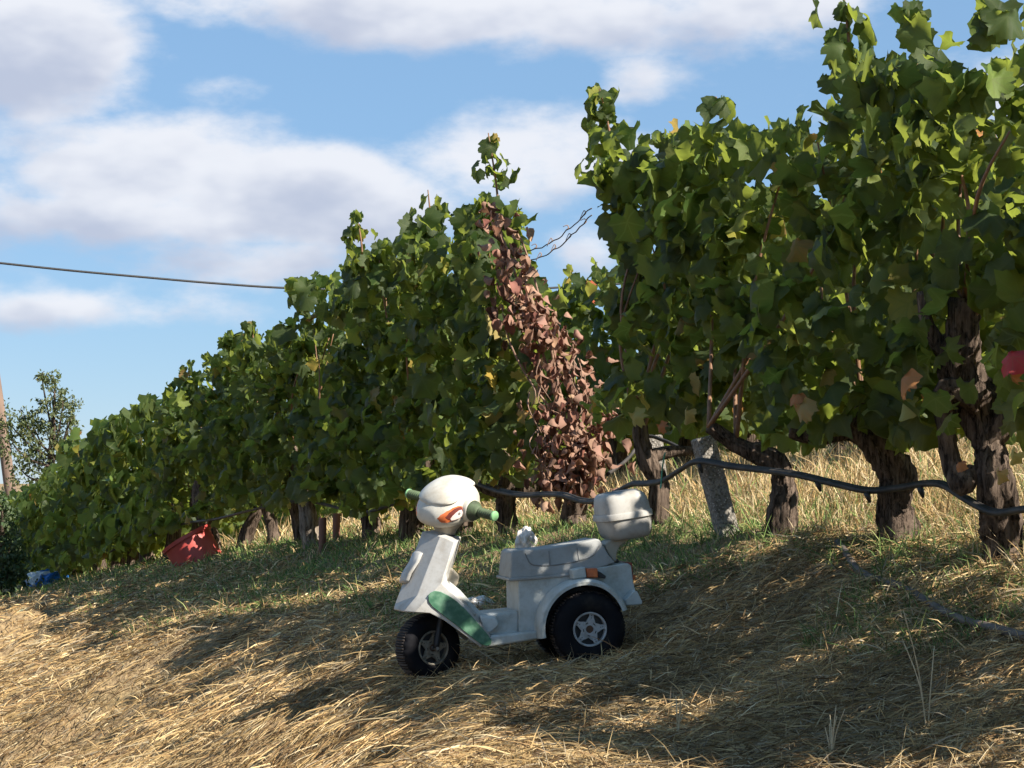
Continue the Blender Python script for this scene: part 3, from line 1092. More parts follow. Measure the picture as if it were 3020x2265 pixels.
FRONT = []
for i, (dep, label) in enumerate(VINES):
    x0, y0 = row_pt(dep)
    root = empty('grapevine', (x0, y0, float(gz(x0, y0))))
    FRONT.append(root)
    tag(root, label, 'grapevine', GROUP)
    rl = Vector(root.location)
    near = dep < 11.5
    bm_ = M['barklit'] if dep in (14.2,) else M['bark']
    if dep in trunkspec:
        pts, rad = trunkspec[dep]
        pts = loc_pts(pts, dep, rl, .03)
        pts[0].z -= .06
    else:
        lean = random.uniform(-.14, .14)
        pts = [Vector((0, 0, -.08)), Vector((lean * .3, .02, .12)), Vector((lean * .8, 0, .3)), Vector((lean * .7 + random.uniform(-.06, .06), 0, .48)), Vector((lean, 0, .66))]
        r0 = random.uniform(.05, .075)
        rad = [r0 * 1.35, r0, r0 * .9, r0 * .95, r0 * .6]
    rad = [q * .84 for q in rad]
    for q_ in range(1, len(pts) - 1):
        pts[q_] = pts[q_] + Vector((random.uniform(-1, 1), random.uniform(-1, 1), 0)) * .018
        rad[q_] *= random.uniform(.86, 1.2)
    link('trunk', tube_mesh(pts, rad, 26 if near else 14, ridge=.28 if near else .2, sub=7 if near else 4, seed=i), bm_, root)
    for (ap, ar) in arms.get(dep, []):
        link('arm', tube_mesh(loc_pts(ap, dep, rl, .04), ar, 14, ridge=.18, sub=6, seed=i * 7), bm_, root)
    # canes climbing through the leaves
    px, zt, zb = row_span(dep)
    top_h = min(zt, zb + 1.75) - rl.z
    for k in range(5):
        ux = (k - 2) * (.15 if dep not in (8.95, 10.95) else .06) + random.uniform(-.05, .05)
        b0 = pts[-1] if k % 2 == 0 else pts[-2]
        e = Vector((RD[0] * ux * 1.4, RD[1] * ux * 1.4, top_h * random.uniform(.62, .88)))
        e += Vector((RN[0], RN[1], 0)) * random.uniform(-.16, .2)
        mid = (b0 + e) / 2 + Vector((RD[0] * ux * .4, RD[1] * ux * .4, .05)) + Vector((random.uniform(-.08, .08), random.uniform(-.05, .05), 0))
        link('cane', tube_mesh([b0, mid, e], [.009, .0065, .003], 6, sub=5, seed=k), M['cane'], root)
    # leaves
    pos, outw = canopy(bounds[i], ENDS.get(dep, bounds[i + 1]), 380 if dep < 14 else 350)
    size = np.clip(rng.normal(.096, .027, len(pos)), .045, .17)
    rot = leaf_frames(pos, outw, .45, 1.0)
    if dep < 6:
        joined_leaves('foliage', LEAVES, pos - np.array(rl), rot, size, M['leaf'], root)
        continue
    face = (pos - np.array([x0, y0, 0])) @ np.array([RN[0], RN[1], .15])
    order = np.argsort(-face)
    hi, lo = order[:290], order[290:]
    leaf_objects(pos[hi], rot[hi], size[hi], LEAF_ME, root)
    if len(lo):
        joined_leaves('foliage', LEAVES, pos[lo] - np.array(rl), rot[lo], size[lo], M['leaf'], root)
    # a few turned leaves low down
    nyel = 3 if dep < 9.2 else 2
    dps = rng.uniform(bounds[i], ENDS.get(dep, bounds[i + 1]), nyel)
    pp = []
    for dd in dps:
        p_, t_, b_ = row_span(dd)
        x_, y_ = row_pt(dd, rng.uniform(.1, .34))
        pp.append((x_, y_, b_ + rng.uniform(.02, .3)))
    pp = np.array(pp)
    oo = np.tile([RN[0], RN[1], 0], (nyel, 1))
    leaf_objects(pp, leaf_frames(pp, oo), rng.uniform(.05, .095, nyel), YEL_ME, root)
    # spire shoots standing out of the top
    sp = {10.95: [(1478, 720, 1440, 392, 44)], 7.27: [(2500, 260, 2490, 0, 26), (2700, 220, 2690, 20, 24)], 8.95: [(1815, 520, 1768, 262, 46)], 7.96: [(2120, 340, 2110, 285, 8)],
          11.75: [(1268, 760, 1262, 560, 26)], 12.6: [(1070, 790, 1050, 630, 24)], 14.2: [(880, 920, 874, 830, 14)], 16.0: [(745, 1040, 740, 955, 14)], 6.6: [(2960, 100, 2930, 0, 22)]}.get(dep, [])
    for (u0, v0, u1, v1, k) in sp:
        k = int(k * .62)
        dd = dep if dep != 8.95 else row_depth(1760)
        a = P(u0, v0, dd); b = P(u1, v1, dd)
        link('cane', tube_mesh([a - rl, (a + b) / 2 - rl + Vector((.01, 0, 0)), b - rl], [.008, .006, .003], 6, sub=4), M['cane'], root)
        t = rng.random(k)[:, None]
        q = np.array(a)[None] * (1 - t) + np.array(b)[None] * t + rng.normal(size=(k, 3)) * np.array([.06, .06, .012]) * (1.2 - .75 * t)
        rad_out = np.concatenate([(q - (np.array(a)[None] * (1 - t) + np.array(b)[None] * t))[:, :2], np.zeros((k, 1))], 1)
        rad_out /= np.linalg.norm(rad_out, axis=1, keepdims=True) + 1e-6
        leaf_objects(q, leaf_frames(q, rad_out, .3, .4), rng.uniform(.075, .125, k) * (1.1 - .35 * t[:, 0]), LEAF_ME, root)

# single turned leaves that stand out in the photo
M['leafred'] = leaf_mat('red_vine_leaf', [(0, (.42, .02, .03)), (1, (.46, .04, .04))], (.4, .08, .08), (.6, .05, .04), .35)
M['leaforange'] = leaf_mat('orange_vine_leaf', [(0, (.40, .13, .04)), (1, (.42, .17, .05))], (.38, .18, .08), (.6, .22, .05), .35)
TURN = {k: [leaf_data(LEAVES[q], M[m_], 'leaf') for q in np.argsort([-np.abs(v_[0][:, 2]).max() for v_ in LEAVES])[:3]] for k, m_ in (('red', 'leafred'), ('orange', 'leaforange'), ('yellow', 'leafyel'))}
vine_at = {v[0]: o for v, o in zip(VINES, FRONT)}
for (u, v, dd, sz_, kk, par) in ((2658, 1118, 7.05, .12, 'orange', 7.27), (2985, 1052, 6.35, .11, 'red', 6.6), (2980, 1105, 6.38, .07, 'orange', 6.6), (2362, 1200, 7.65, .10, 'yellow', 7.96), (2352, 1165, 7.7, .08, 'orange', 7.96),
                                 (2945, 1400, 6.4, .06, 'yellow', 6.6), (2990, 1345, 6.4, .06, 'yellow', 6.6), (1870, 1225, 8.7, .09, 'yellow', 8.95), 
                                 (1945, 1255, 8.7, .06, 'orange', 8.95), (2830, 1370, 6.5, .045, 'orange', 6.6)):
    q = np.array([tuple(P(u, v, dd * .905))])
    leaf_objects(q, leaf_frames(q, np.array([[-.55, -.7, 0]]), .35, .4), np.array([sz_ * .72]), TURN[kk], vine_at[par])

# far stretch of the same row: a closed hedge, trunks still separate inside one mass
pos, outw = canopy(19.7, 36.0, 250, .05, .34)
fr = empty('vine_hedge', row_pt(27) + (float(gz(*row_pt(27))),))
tag(fr, 'far end of the front vine row merging into one dense dark hedge', 'vine row', kind='stuff')
fl = np.array(fr.location)
rot = leaf_frames(pos, outw)
joined_leaves('foliage', LOW, pos - fl, rot, np.clip(rng.normal(.155, .03, len(pos)), .08, .22), M['leaf'], fr)
for k in range(14):
    dd = 20.1 + k * 1.0
    x, y = row_pt(dd)
    g = float(gz(x, y))
    ln = random.uniform(-.15, .15)
    link('trunk', tube_mesh([Vector((x, y, g - .05)) - Vector(fl), Vector((x + ln * .5, y, g + .25)) - Vector(fl), Vector((x + ln, y, g + .7)) - Vector(fl)], [.075, .055, .05], 9, ridge=.2, sub=3, seed=k), M['bark'], fr)

# ------------------------------------------------------------------ the dead vine in the gap
ddep = 10.15
rp = P(1700, 1545, ddep)
dv_ = empty('dead_grapevine', (rp.x, rp.y, float(gz(rp.x, rp.y))))
tag(dv_, 'dead grapevine with shrivelled reddish brown leaves hanging beside the gap', 'grapevine')
rl = Vector(dv_.location)
link('trunk', tube_mesh(loc_pts([(1695, 1575), (1690, 1520), (1705, 1470), (1690, 1410), (1672, 1320)], ddep, rl, .02), [.065, .055, .05, .04, .025], 18, ridge=.2, sub=6, seed=4), M['bark'], dv_)
for cp, r_ in (([(1680, 1340), (1640, 1170), (1590, 1010), (1540, 870), (1490, 720), (1440, 610)], .0085), ([(1690, 1380), (1660, 1200), (1610, 960), (1570, 800), (1535, 700)], .008),
               ([(1690, 1400), (1740, 1280), (1730, 1150), (1690, 1060)], .007), ([(1660, 1250), (1560, 1120), (1500, 1000), (1480, 900)], .006)):
    link('cane', tube_mesh(loc_pts(cp, ddep, rl, .05), [r_ * (1 - .12 * k) for k in range(len(cp))], 7, sub=5), M['drycane'], dv_)
for k in range(16):
    u0, v0 = random.uniform(1560, 1740), random.uniform(980, 1350)
    sp_ = [(u0, v0), (u0 + random.uniform(-25, 35), v0 + 50), (u0 + random.uniform(-40, 60), v0 + random.uniform(80, 150))]
    link('stem', tube_mesh(loc_pts(sp_, ddep - .08, rl, .06), [.0035, .0028, .0015], 5, sub=4), M['drycane'], dv_)
CL = [(1455, 640, 22, 30, 10), (1500, 740, 34, 50, 18), (1530, 830, 36, 45, 24), (1555, 920, 40, 50, 26), (1620, 990, 50, 30, 24), (1575, 970, 34, 40, 12), (1650, 1080, 50, 50, 26), (1700, 1190, 60, 70, 48),
      (1670, 1290, 70, 70, 60), (1720, 1350, 60, 70, 54), (1690, 1420, 55, 50, 40), (1650, 1400, 45, 60, 24), (1770, 1260, 26, 90, 16), (1490, 850, 20, 90, 8)]
pp = []
for (u, v, su, sv, k) in CL:
    for _ in range(int(k * 1.9)):
        p = P(rng.normal(u, su * .85), rng.normal(v, sv * .8), ddep + rng.normal(-.03, .11))
        pp.append(tuple(p))
pp = np.array(pp)
ou = rng.normal(size=(len(pp), 3)) * .7 + np.array([-.3, -.6, 0])
rt = leaf_frames(pp, ou, .0, .6, 3.0)
sz = np.clip(rng.normal(.070, .022, len(pp)), .03, .12)
idx = rng.permutation(len(pp))
leaf_objects(pp[idx[:290]], rt[idx[:290]], sz[idx[:290]], DEAD_ME, dv_)
if len(pp) > 290:
    joined_leaves('foliage', DEAD, pp[idx[290:]] - np.array(rl), rt[idx[290:]], sz[idx[290:]], M['leafdry'], dv_)
# the few living, yellowing leaves at its side
pp = np.array([tuple(P(rng.normal(1545, 60), rng.uniform(820, 1420), ddep + rng.uniform(.05, .35))) for _ in range(60)])
leaf_objects(pp, leaf_frames(pp, np.tile([-.5, -.8, 0], (60, 1))), rng.uniform(.08, .14, 60), YEL_ME[:2] + LEAF_ME[:6], dv_)

# ------------------------------------------------------------------ the back row
BOFF = -2.5
bk_labels = {16.6: 'back row grapevine seen through the gap above the dead brown vine'}
for k in range(13):
    dd = 7.8 + k * 1.1
    x, y = row_pt(dd, BOFF)
    g = float(gz(x, y))
    px = CX + F * x / y
    if px > 3350:
        continue
    root = empty('grapevine', (x, y, g))
    ingap = 1560 < px < 1800
    if ingap:
        lab = 'back row grapevine seen through the gap beside the dead vine'
    else:
        lab = 'back row grapevine glimpsed behind and beneath the front row leaves'
    tag(root, lab, 'grapevine', 'grapevines of the back row')
    ln = random.uniform(-.1, .1)
    link('trunk', tube_mesh([(0, 0, -.06), (ln * .4, 0, .2), (ln, 0, .42), (ln * .7, 0, .65)], [.08, .06, .055, .04], 12, ridge=.2, sub=4, seed=k), M['bark'], root)
    n = 300
    a = rng.uniform(-.65, .65, n)
    z = rng.uniform(.30, 1.62, n)
    of = rng.uniform(-.3, .3, n)
    ps = np.stack([RD[0] * a + RN[0] * of, RD[1] * a + RN[1] * of, z], 1)
    ow = np.where(of > 0, 1, -1)[:, None] * np.array([RN[0], RN[1], 0])
    joined_leaves('foliage', LEAVES, ps, leaf_frames(ps, ow), np.clip(rng.normal(.145, .03, n), .07, .2), M['leaf'], root)

# the rest of the back row, only glimpsed between the front trunks
bh = empty('vine_hedge', row_pt(30, BOFF) + (float(gz(*row_pt(30, BOFF))),))
tag(bh, 'far stretch of the back vine row glimpsed between the front trunks', 'vine row', kind='stuff')
n = 5200
dd = rng.uniform(21.5, 42, n)
of = rng.uniform(-.3, .3, n) + BOFF
xs = R0[0] - ROWQ * (dd - R0[1]) + RN[0] * of
ys = dd + RN[1] * of
zs = gz(xs, ys, False) + rng.uniform(.15, 1.5, n)
ps = np.stack([xs, ys, zs], 1)
joined_leaves('foliage', LOW, ps - np.array(bh.location), leaf_frames(ps, np.tile([RN[0], RN[1], 0], (n, 1))), np.clip(rng.normal(.15, .03, n), .07, .2), M['leaf'], bh)

# a third row further up the slope, closing the view under the leaves
ch = empty('vine_hedge', row_pt(18, 2 * BOFF) + (float(gz(*row_pt(18, 2 * BOFF))),))
tag(ch, 'third vine row far behind, a dark green band under the back row', 'vine row', kind='stuff')
n = 7000
dd = rng.uniform(6.5, 30, n)
of = rng.uniform(-.35, .35, n) + 2 * BOFF
xs = R0[0] - ROWQ * (dd - R0[1]) + RN[0] * of
ys = dd + RN[1] * of
zs = gz(xs, ys, False) + rng.uniform(.1, 1.4, n)
ps = np.stack([xs, ys, zs], 1)
joined_leaves('foliage', LOW, ps - np.array(ch.location), leaf_frames(ps, np.tile([RN[0], RN[1], 0], (n, 1))), np.clip(rng.normal(.16, .03, n), .07, .22), M['leaf'], ch)

# ------------------------------------------------------------------ posts, wires, hoses
def post(name, top, bot, dep, wid, thick, label, mat, cat, extra=.12):
    a = P(*bot, dep); b = P(*top, dep)
    ax = (b - a).normalized()
    base = a - ax * extra
    h = (b - base).length
    o = link(name, None)
    bm = bmesh.new()
    bmesh.ops.create_cube(bm, size=1.0)
    bmesh.ops.subdivide_edges(bm, edges=list(bm.edges), cuts=5, use_grid_fill=True)
    for v in bm.verts:
        v.co = Vector((v.co.x * wid, v.co.y * thick, (v.co.z + .5) * h))
        v.co += Vector((random.uniform(-1, 1), random.uniform(-1, 1), random.uniform(-1, 1))) * .0022
    me = bpy.data.meshes.new(name)
    bm.to_mesh(me); bm.free()
    bpy.data.objects.remove(o)
    o = link(name, me, mat, smooth_angle=40)
    bevel(o, .006, 2)
    o.location = base
    q = Vector((0, 0, 1)).rotation_difference(ax)
    o.rotation_euler = (q.to_matrix() @ Matrix.Rotation(math.radians(14), 3, 'Z')).to_euler()
    tag(o, label, cat)
    return o


post('concrete_post', (2072, 1290), (2150, 1590), 8.2, .074, .08, 'leaning pebbly concrete post standing in the dry grass right of the scooter', M['concrete'], 'post')
post('concrete_post', (1925, 1285), (1950, 1490), 10.6, .075, .075, 'upright concrete post half hidden behind the hose, left of the leaning one', M['concrete'], 'post')
post('concrete_post', (2155, 1400), (2175, 1560), 11.6, .09, .08, 'grey post stub in the dry grass behind the leaning concrete post', M['concrete'], 'post')


def hose(name, pts, r, mat, label, cat='hose', sub=6, seg=10):
    me = tube_mesh(pts, [r] * len(pts), seg, sub=sub)
    o = link(name, me, mat)
    tag(o, label, cat)
    return o


hp = [(3120, 1500, 5.95), (3020, 1503, 6.2), (2930, 1512, 6.42), (2850, 1475, 6.6), (2780, 1432, 6.75), (2720, 1428, 6.9), (2650, 1440, 7.02), (2560, 1448, 7.15), (2460, 1428, 7.35), (2350, 1402, 7.55),
      (2250, 1388, 7.75), (2150, 1376, 7.9), (2055, 1362, 8.1), (2000, 1390, 8.3), (1950, 1420, 8.5), (1900, 1428, 8.7), (1860, 1430, 8.85), (1810, 1455, 9.0), (1760, 1478, 9.2), (1710, 1478, 9.4),
      (1660, 1462, 9.55), (1600, 1460, 9.8), (1540, 1462, 10.0), (1470, 1450, 10.3), (1420, 1432, 10.5), (1360, 1410, 10.8), (1290, 1440, 11.3), (1180, 1480, 12.2), (1060, 1510, 13.2), (900, 1478, 14.4),
      (760, 1500, 15.8), (640, 1530, 17.0), (540, 1545, 18.2), (440, 1580, 19.6), (380, 1600, 20.8), (300, 1640, 22.5)]
H1 = hose('drip_hose', [P(*p) for p in hp], 0.0098, M['hose'], 'long black drip hose sagging along the front vine row past the posts')
hp2 = [(u + 6, v - 7, dd + .012) for (u, v, dd) in hp[:24]]
hose('drip_hose', [P(*p) for p in hp2], .0062, M['hose'], 'thinner pipe tied along the top of the sagging drip hose', sub=6)
for k, (u, v, dd) in enumerate(((2712, 1436, 6.9), (2410, 1420, 7.45), (2062, 1368, 8.08), (2555, 1452, 7.14))):
    p = P(u, v, dd - .012)
    e = link('dripper', tube_mesh([p, p + Vector((.006, 0, -.016)), p + Vector((.012, 0, -.034))], [.010, .009, .004], 8), M['black'], H1)
ot = [(2470, 1600, 7.05), (2495, 1630, 7.0), (2520, 1670, 6.95), (2560, 1700, 6.85), (2610, 1715, 6.8), (2670, 1735, 6.7), (2740, 1778, 6.55), (2800, 1812, 6.45), (2860, 1835, 6.4), (2930, 1852, 6.35), (2990, 1868, 6.3), (3060, 1890, 6.2)]
opts = []
for (u, v, dd) in ot:
    # lie on the ground under that pixel
    lo, hi = 4.5, 9.0
    for _ in range(40):
        md = (lo + hi) / 2
        q = P(u, v, md)
        if q.z > float(gz(q.x, q.y)) + .02:
            lo = md
        else:
            hi = md
    opts.append(P(u, v, lo))
hose('old_hose', opts, .0125, M['oldhose'], 'old dusty hose lying in the grass at the lower right', sub=5)
hose('drip_hose', [P(*p) for p in ((1790, 1400, 10.2), (1850, 1355, 10.4), (1905, 1290, 10.5), (1960, 1300, 10.4), (2030, 1330, 10.2), (2120, 1340, 9.9))], .009, M['hose'],
     'thin hose looped over the upright post behind the dead vine')
hose('green_twine', [P(1962, 1335, 8.4), P(1958, 1350, 8.42), P(1953, 1385, 8.45), P(1950, 1425, 8.47), P(1948, 1440, 8.46)], .003, M['twine'], 'green twine hanging from the hose near the leaning post', 'twine', sub=3, seg=6)

for j, (pa, pb, lab) in enumerate((((1500, 745, 10.95), (1745, 612, 9.8), 'upper rusty trellis wire crossing the gap in the row'), ((1520, 770, 10.9), (1745, 632, 9.75), 'lower rusty trellis wire crossing the gap in the row'))):
    a, b = P(*pa), P(*pb)
    pts = [a.lerp(b, t) + Vector((0, 0, -.06 * math.sin(math.pi * t))) + Vector((0, 0, random.uniform(-.006, .006))) for t in np.linspace(0, 1, 22)]
    o = hose('trellis_wire', pts, .0028, M['wire'], lab, 'wire', sub=2, seg=6)
    for k in range(5):
        p = pts[3 + 4 * k]
        link('tendril', tube_mesh([p, p + Vector((.012, 0, .012)), p + Vector((.004, 0, .024)), p + Vector((-.014, 0, .016 * random.choice((-1, 1))))], [.003, .003, .002, .0015], 5, sub=3), M['drycane'], o)

# utility pole and cable
pb, pt = P(34, 1470, 42), P(-66, 740, 42)
ax = pt - pb
pole = link('utility_pole', tube_mesh([pb - ax * .12, pb, pb + ax * .5, pt, pt + ax * .04], [.125, .115, .10, .085, .085], 16, sub=3, jitter=.004), M['pole'])
tag(pole, 'weathered wooden utility pole leaning at the left edge', 'pole')
cp = [P(-62, 769, 42), P(200, 797, 42.4), P(430, 818, 42.8), P(640, 836, 43.2), P(860, 850, 43.6), P(1200, 858, 44.2), P(1610, 850, 45), P(2200, 800, 46), P(3300, 640, 48)]
hose('overhead_cable', cp, .022, M['cable'], 'black overhead cable crossing the sky at the left', 'cable', sub=6, seg=8)

# ------------------------------------------------------------------ trees on the left
def tree(name, u, v, dep, h, wx, label, leaf, n, mat, bare=0.0, seed=1, lobes=None):
    r = random.Random(seed)
    base = P(u, v, dep)
    base.z = float(gz(base.x, base.y))
    root = empty(name, base)
    tag(root, label, 'tree' if name.endswith('tree') else 'bush')
    pts = [Vector((0, 0, -.1)), Vector((.05, 0, h * .25)), Vector((-.04, .05, h * .5)), Vector((.06, 0, h * .85))]
    link('trunk', tube_mesh(pts, [.06 * h / 3, .05 * h / 3, .035 * h / 3, .012], 10, sub=4, jitter=.006), M['bark'], root)
    ps = []
    for (lx, lz, lr, cnt) in lobes:
        c = Vector((lx, r.uniform(-.3, .3) * wx, lz))
        s0 = pts[1].lerp(pts[3], min(1, lz / h * .7))
        link('limb', tube_mesh([s0, s0.lerp(c, .55) + Vector((0, 0, -.1)), c, c + Vector((r.uniform(-.1, .1), 0, lr * .8))], [.028, .02, .012, .004], 6, sub=3), M['bark'], root)
        for _ in range(max(1, cnt // (11 if 'tree' in name else 14))):
            e = c + Vector((r.gauss(0, 1), r.gauss(0, 1), r.gauss(0, 1.0))) * lr * (.75 if 'tree' in name else .55)
            for _ in range(14):
                ps.append(tuple(e + Vector((r.gauss(0, 1), r.gauss(0, 1), r.gauss(0, 1.3))) * lr * .16))
    ps = np.array(ps)
    ow = rng.normal(size=(len(ps), 3)) * .8
    joined_leaves('crown', SMALL, ps, leaf_frames(ps, ow, .3, .6, .6), rng.uniform(leaf * .7, leaf * 1.3, len(ps)), mat, root)
    return root


def tz(v, dep, base):
    return (HOR - v) / F * dep + CAMZ - base


DT = 39.0
_b = P(150, 1440, DT); _bz = float(gz(_b.x, _b.y))
mp = DT / F
lob = [((u - 150) * mp, tz(v, DT, _bz), r_ * mp, c) for (u, v, r_, c) in ((118, 1110, 20, 110), (160, 1130, 26, 150), (150, 1180, 34, 230), (185, 1190, 30, 170), (60, 1230, 34, 240), (90, 1250, 40, 270), (40, 1310, 45, 300), (110, 1330, 50, 330),
                                                                (190, 1260, 40, 260), (160, 1300, 40, 200), (205, 1330, 40, 240), (60, 1390, 50, 300), (140, 1400, 55, 300), (210, 1250, 22, 90), (20, 1250, 30, 150))]
tree('almond_tree', 150, 1440, DT, 2.6 + 1.2, 1.0, 'sparse small-leaved tree behind the far end of the vines at left', .075, 0, M['treeleaf'], seed=5, lobes=lob)
DB = 24.0
_b = P(-10, 1730, DB); _bz = float(gz(_b.x, _b.y)); mp = DB / F
lob = [((u + 10) * mp, tz(v, DB, _bz), r_ * mp, c) for (u, v, r_, c) in ((-40, 1500, 60, 500), (0, 1560, 55, 500), (20, 1640, 50, 500), (-50, 1640, 60, 500), (30, 1700, 40, 350), (-20, 1710, 50, 400), (10, 1500, 35, 200), (60, 1690, 34, 240))]
tree('leafy_bush', -10, 1730, DB, 1.2, .6, 'small-leaved dark bush at the left edge beside the blue bag', .055, 0, M['bushleaf'], seed=9, lobes=lob)

# ------------------------------------------------------------------ litter
def ground_hit(u, v, lo=4.5, hi=34.0):
    for _ in range(50):
        md = (lo + hi) / 2
        q = P(u, v, md)
        if q.z > float(gz(q.x, q.y)):
            lo = md
        else:
            hi = md
    return P(u, v, lo)


def crumpled(name, loc, dims, seed, mat, label, cat, amp=.35, rz=0):
    r = random.Random(seed)
    bm = bmesh.new()
    bmesh.ops.create_icosphere(bm, subdivisions=4, radius=1)
    for v in bm.verts:
        c = v.co.copy()
        k = 1
        for q in range(6):
            rr = random.Random(seed * 31 + q)
            dvec = Vector((rr.gauss(0, 1), rr.gauss(0, 1), rr.gauss(0, 1)))
            k += amp / 3 * (abs(math.sin(c.dot(dvec) * (1.6 + q * .8) + rr.uniform(0, 6))) - .55)
        v.co = Vector((c.x * dims[0] * k, c.y * dims[1] * k, max(c.z, -.35) * dims[2] * k))
    me = bpy.data.meshes.new(name); bm.to_mesh(me); bm.free()
    o = link(name, me, mat, flat=True)
    o.location = loc
    o.rotation_euler = (0, 0, rz)
    tag(o, label, cat)
    return o


g = ground_hit(142, 1722)
mp = g.y / F
crumpled('plastic_bag', g + Vector((0, 0, .03)), (58 * mp, .13, 30 * mp), 3, M['bagblue'], 'crumpled blue and white plastic bag lying under the far vines', 'bag', .5, .3)
g = P(1550, 1590, 9.6)
crumpled('plastic_bag', (g.x, g.y, float(gz(g.x, g.y)) + .07), (.042, .035, .062), 8, M['bagclear'], 'clear crumpled plastic bag standing in grass behind the scooter seat', 'bag', .45)
g = P(1415, 1668, 8.5)
crumpled('plastic_bag', (g.x, g.y, float(gz(g.x, g.y)) + .03), (.055, .05, .04), 12, M['bagclear'], 'clear crumpled plastic bag lying in grass behind the scooter footwell', 'bag', .5)
g = ground_hit(945, 1795)
crumpled('stone', g + Vector((0, 0, .005)), (.017, .015, .014), 5, M['stone'], 'small pale stone in the grass left of the scooter', 'stone', .2)
g = ground_hit(1675, 2112)
o = crumpled('brick_shard', g + Vector((0, 0, .012)), (.032, .022, .012), 6, M['shard'], 'small orange brick shard in the shaded straw below the scooter', 'shard', .3)


def lathe(profile, seg, mat_fn=None, close=True, wob=None):
    V, Fc = [], []
    n = len(profile)
    for k in range(seg):
        th = 2 * math.pi * k / seg
        for i, (r, z) in enumerate(profile):
            rr = r + (wob(i, k) if wob else 0)
            V.append((rr * math.cos(th), rr * math.sin(th), z))
    for k in range(seg):
        k2 = (k + 1) % seg
        for i in range(n - 1):
            Fc.append((k * n + i, k2 * n + i, k2 * n + i + 1, k * n + i + 1))
    return V, Fc


# red tub
g = P(585, 1632, 17.0); g.z = float(gz(g.x, g.y)); 0 and print('TUB', g, (g.z - CAMZ) / g.y * F, 1420 - (g.z - CAMZ) / g.y * F)
tub = empty('tub', g)
tag(tub, 'red plastic tub tipped on its side edge under the vines', 'tub')
R1, R2, HH = .205, .18, .25
prof = [(0, .0), (R2 * .9, .0), (R2, .012), (R1 - .012, HH - .03), (R1 + .004, HH - .028), (R1 + .006, HH), (R1 - .006, HH), (R1 - .016, HH - .03), (R2 - .01, .02), (0, .012)]
V, Fc = lathe(prof, 40)
tb = link('tub_wall', new_mesh('tub_wall', V, Fc), M['redtub'], tub, smooth_angle=40)
tb.location = (.03, 0, -.05)
tb.rotation_euler = (math.radians(-4), math.radians(-31), 0)
hv = [Vector((math.cos(t) * (R1 + .008), math.sin(t) * .03 - (R1) * .0, HH - .03 - .10 * math.sin(t))) for t in np.linspace(.1, 3.04, 12)]
hd = link('handle', tube_mesh(hv, [.006] * 12, 6, sub=2), M['black'], tub)
hd.location = tb.location
hd.rotation_euler = tb.rotation_euler

# pipe stubs
for (u, vt, vb, dep, lab) in ((951, 1512, 1628, 13.5, 'rust brown pipe stub standing nearest the pale vine trunk'), (992, 1500, 1592, 13.9, 'rust brown pipe stub to the right of the other one')):
    a, b = P(u, vb, dep), P(u - 2, vt, dep)
    gzz = float(gz(a.x, a.y))
    h = b.z - min(gzz, a.z)
    r_ = .024
    V, Fc = lathe([(r_ * .8, .0), (r_, 0), (r_, h), (r_ * .78, h), (r_ * .78, h - .1)], 20)
    o = link('pipe_stub', new_mesh('pipe_stub', V, Fc), M['pipe'], smooth_angle=40)
    o.location = (a.x, a.y, min(gzz, a.z) - .03)
    tag(o, lab, 'pipe')

# tall dry stalks in the foreground
def stalk(u, v, h, lean, label, n=3):
    g = ground_hit(u, v, 4.5, 20)
    root = empty('dry_stalk', g)
    tag(root, label, 'stalk')
    for k in range(n):
        a = random.uniform(-.35, .35) + lean
        hh = h * random.uniform(.5, 1) if k else h
        link('stem', tube_mesh([(0, 0, -.02), (a * hh * .25, random.uniform(-.02, .02), hh * .5), (a * hh * .7, random.uniform(-.04, .04), hh)], [.0022, .0018, .001], 5, sub=3), M['straw_s'], root)
    return root


M['straw_s'] = simple('dry_stem', (.52, .41, .25), (.40, .30, .17), rough=.7, scale=30)
stalk(2735, 2160, .30, -.05, 'tall thin dry stalk standing in the lower right shade', 3)
stalk(1860, 1445, .42, .12, 'tall pale grass stem in front of the dead vine', 2)
stalk(2000, 2170, .10, .0, 'tiny dry stalk tuft at the lower middle of the straw', 6)
stalk(2450, 2240, .13, .1, 'dry grass tuft near the bottom edge, right of centre', 8)

# ------------------------------------------------------------------ the toy scooter
SC_ = 2333.0
sco = empty('toy_scooter', sco_root, SCO_YAW)
tag(sco, 'weathered white and green three-wheeled ride-on toy scooter standing on the straw', 'toy scooter')


def L(u, v, Y):
    return Vector((((u - 1000) / SC_ + Y * _s) / _c, Y, (1580 - v) / SC_))


def part(name, verts, faces, mat, bev=0, seg=3, angle=30, parent=None, smooth_angle=35):
    o = link(name, new_mesh(name, verts, faces), mat, parent or sco, smooth_angle=smooth_angle)
    if bev:
        bevel(o, bev, seg, angle)
    return o


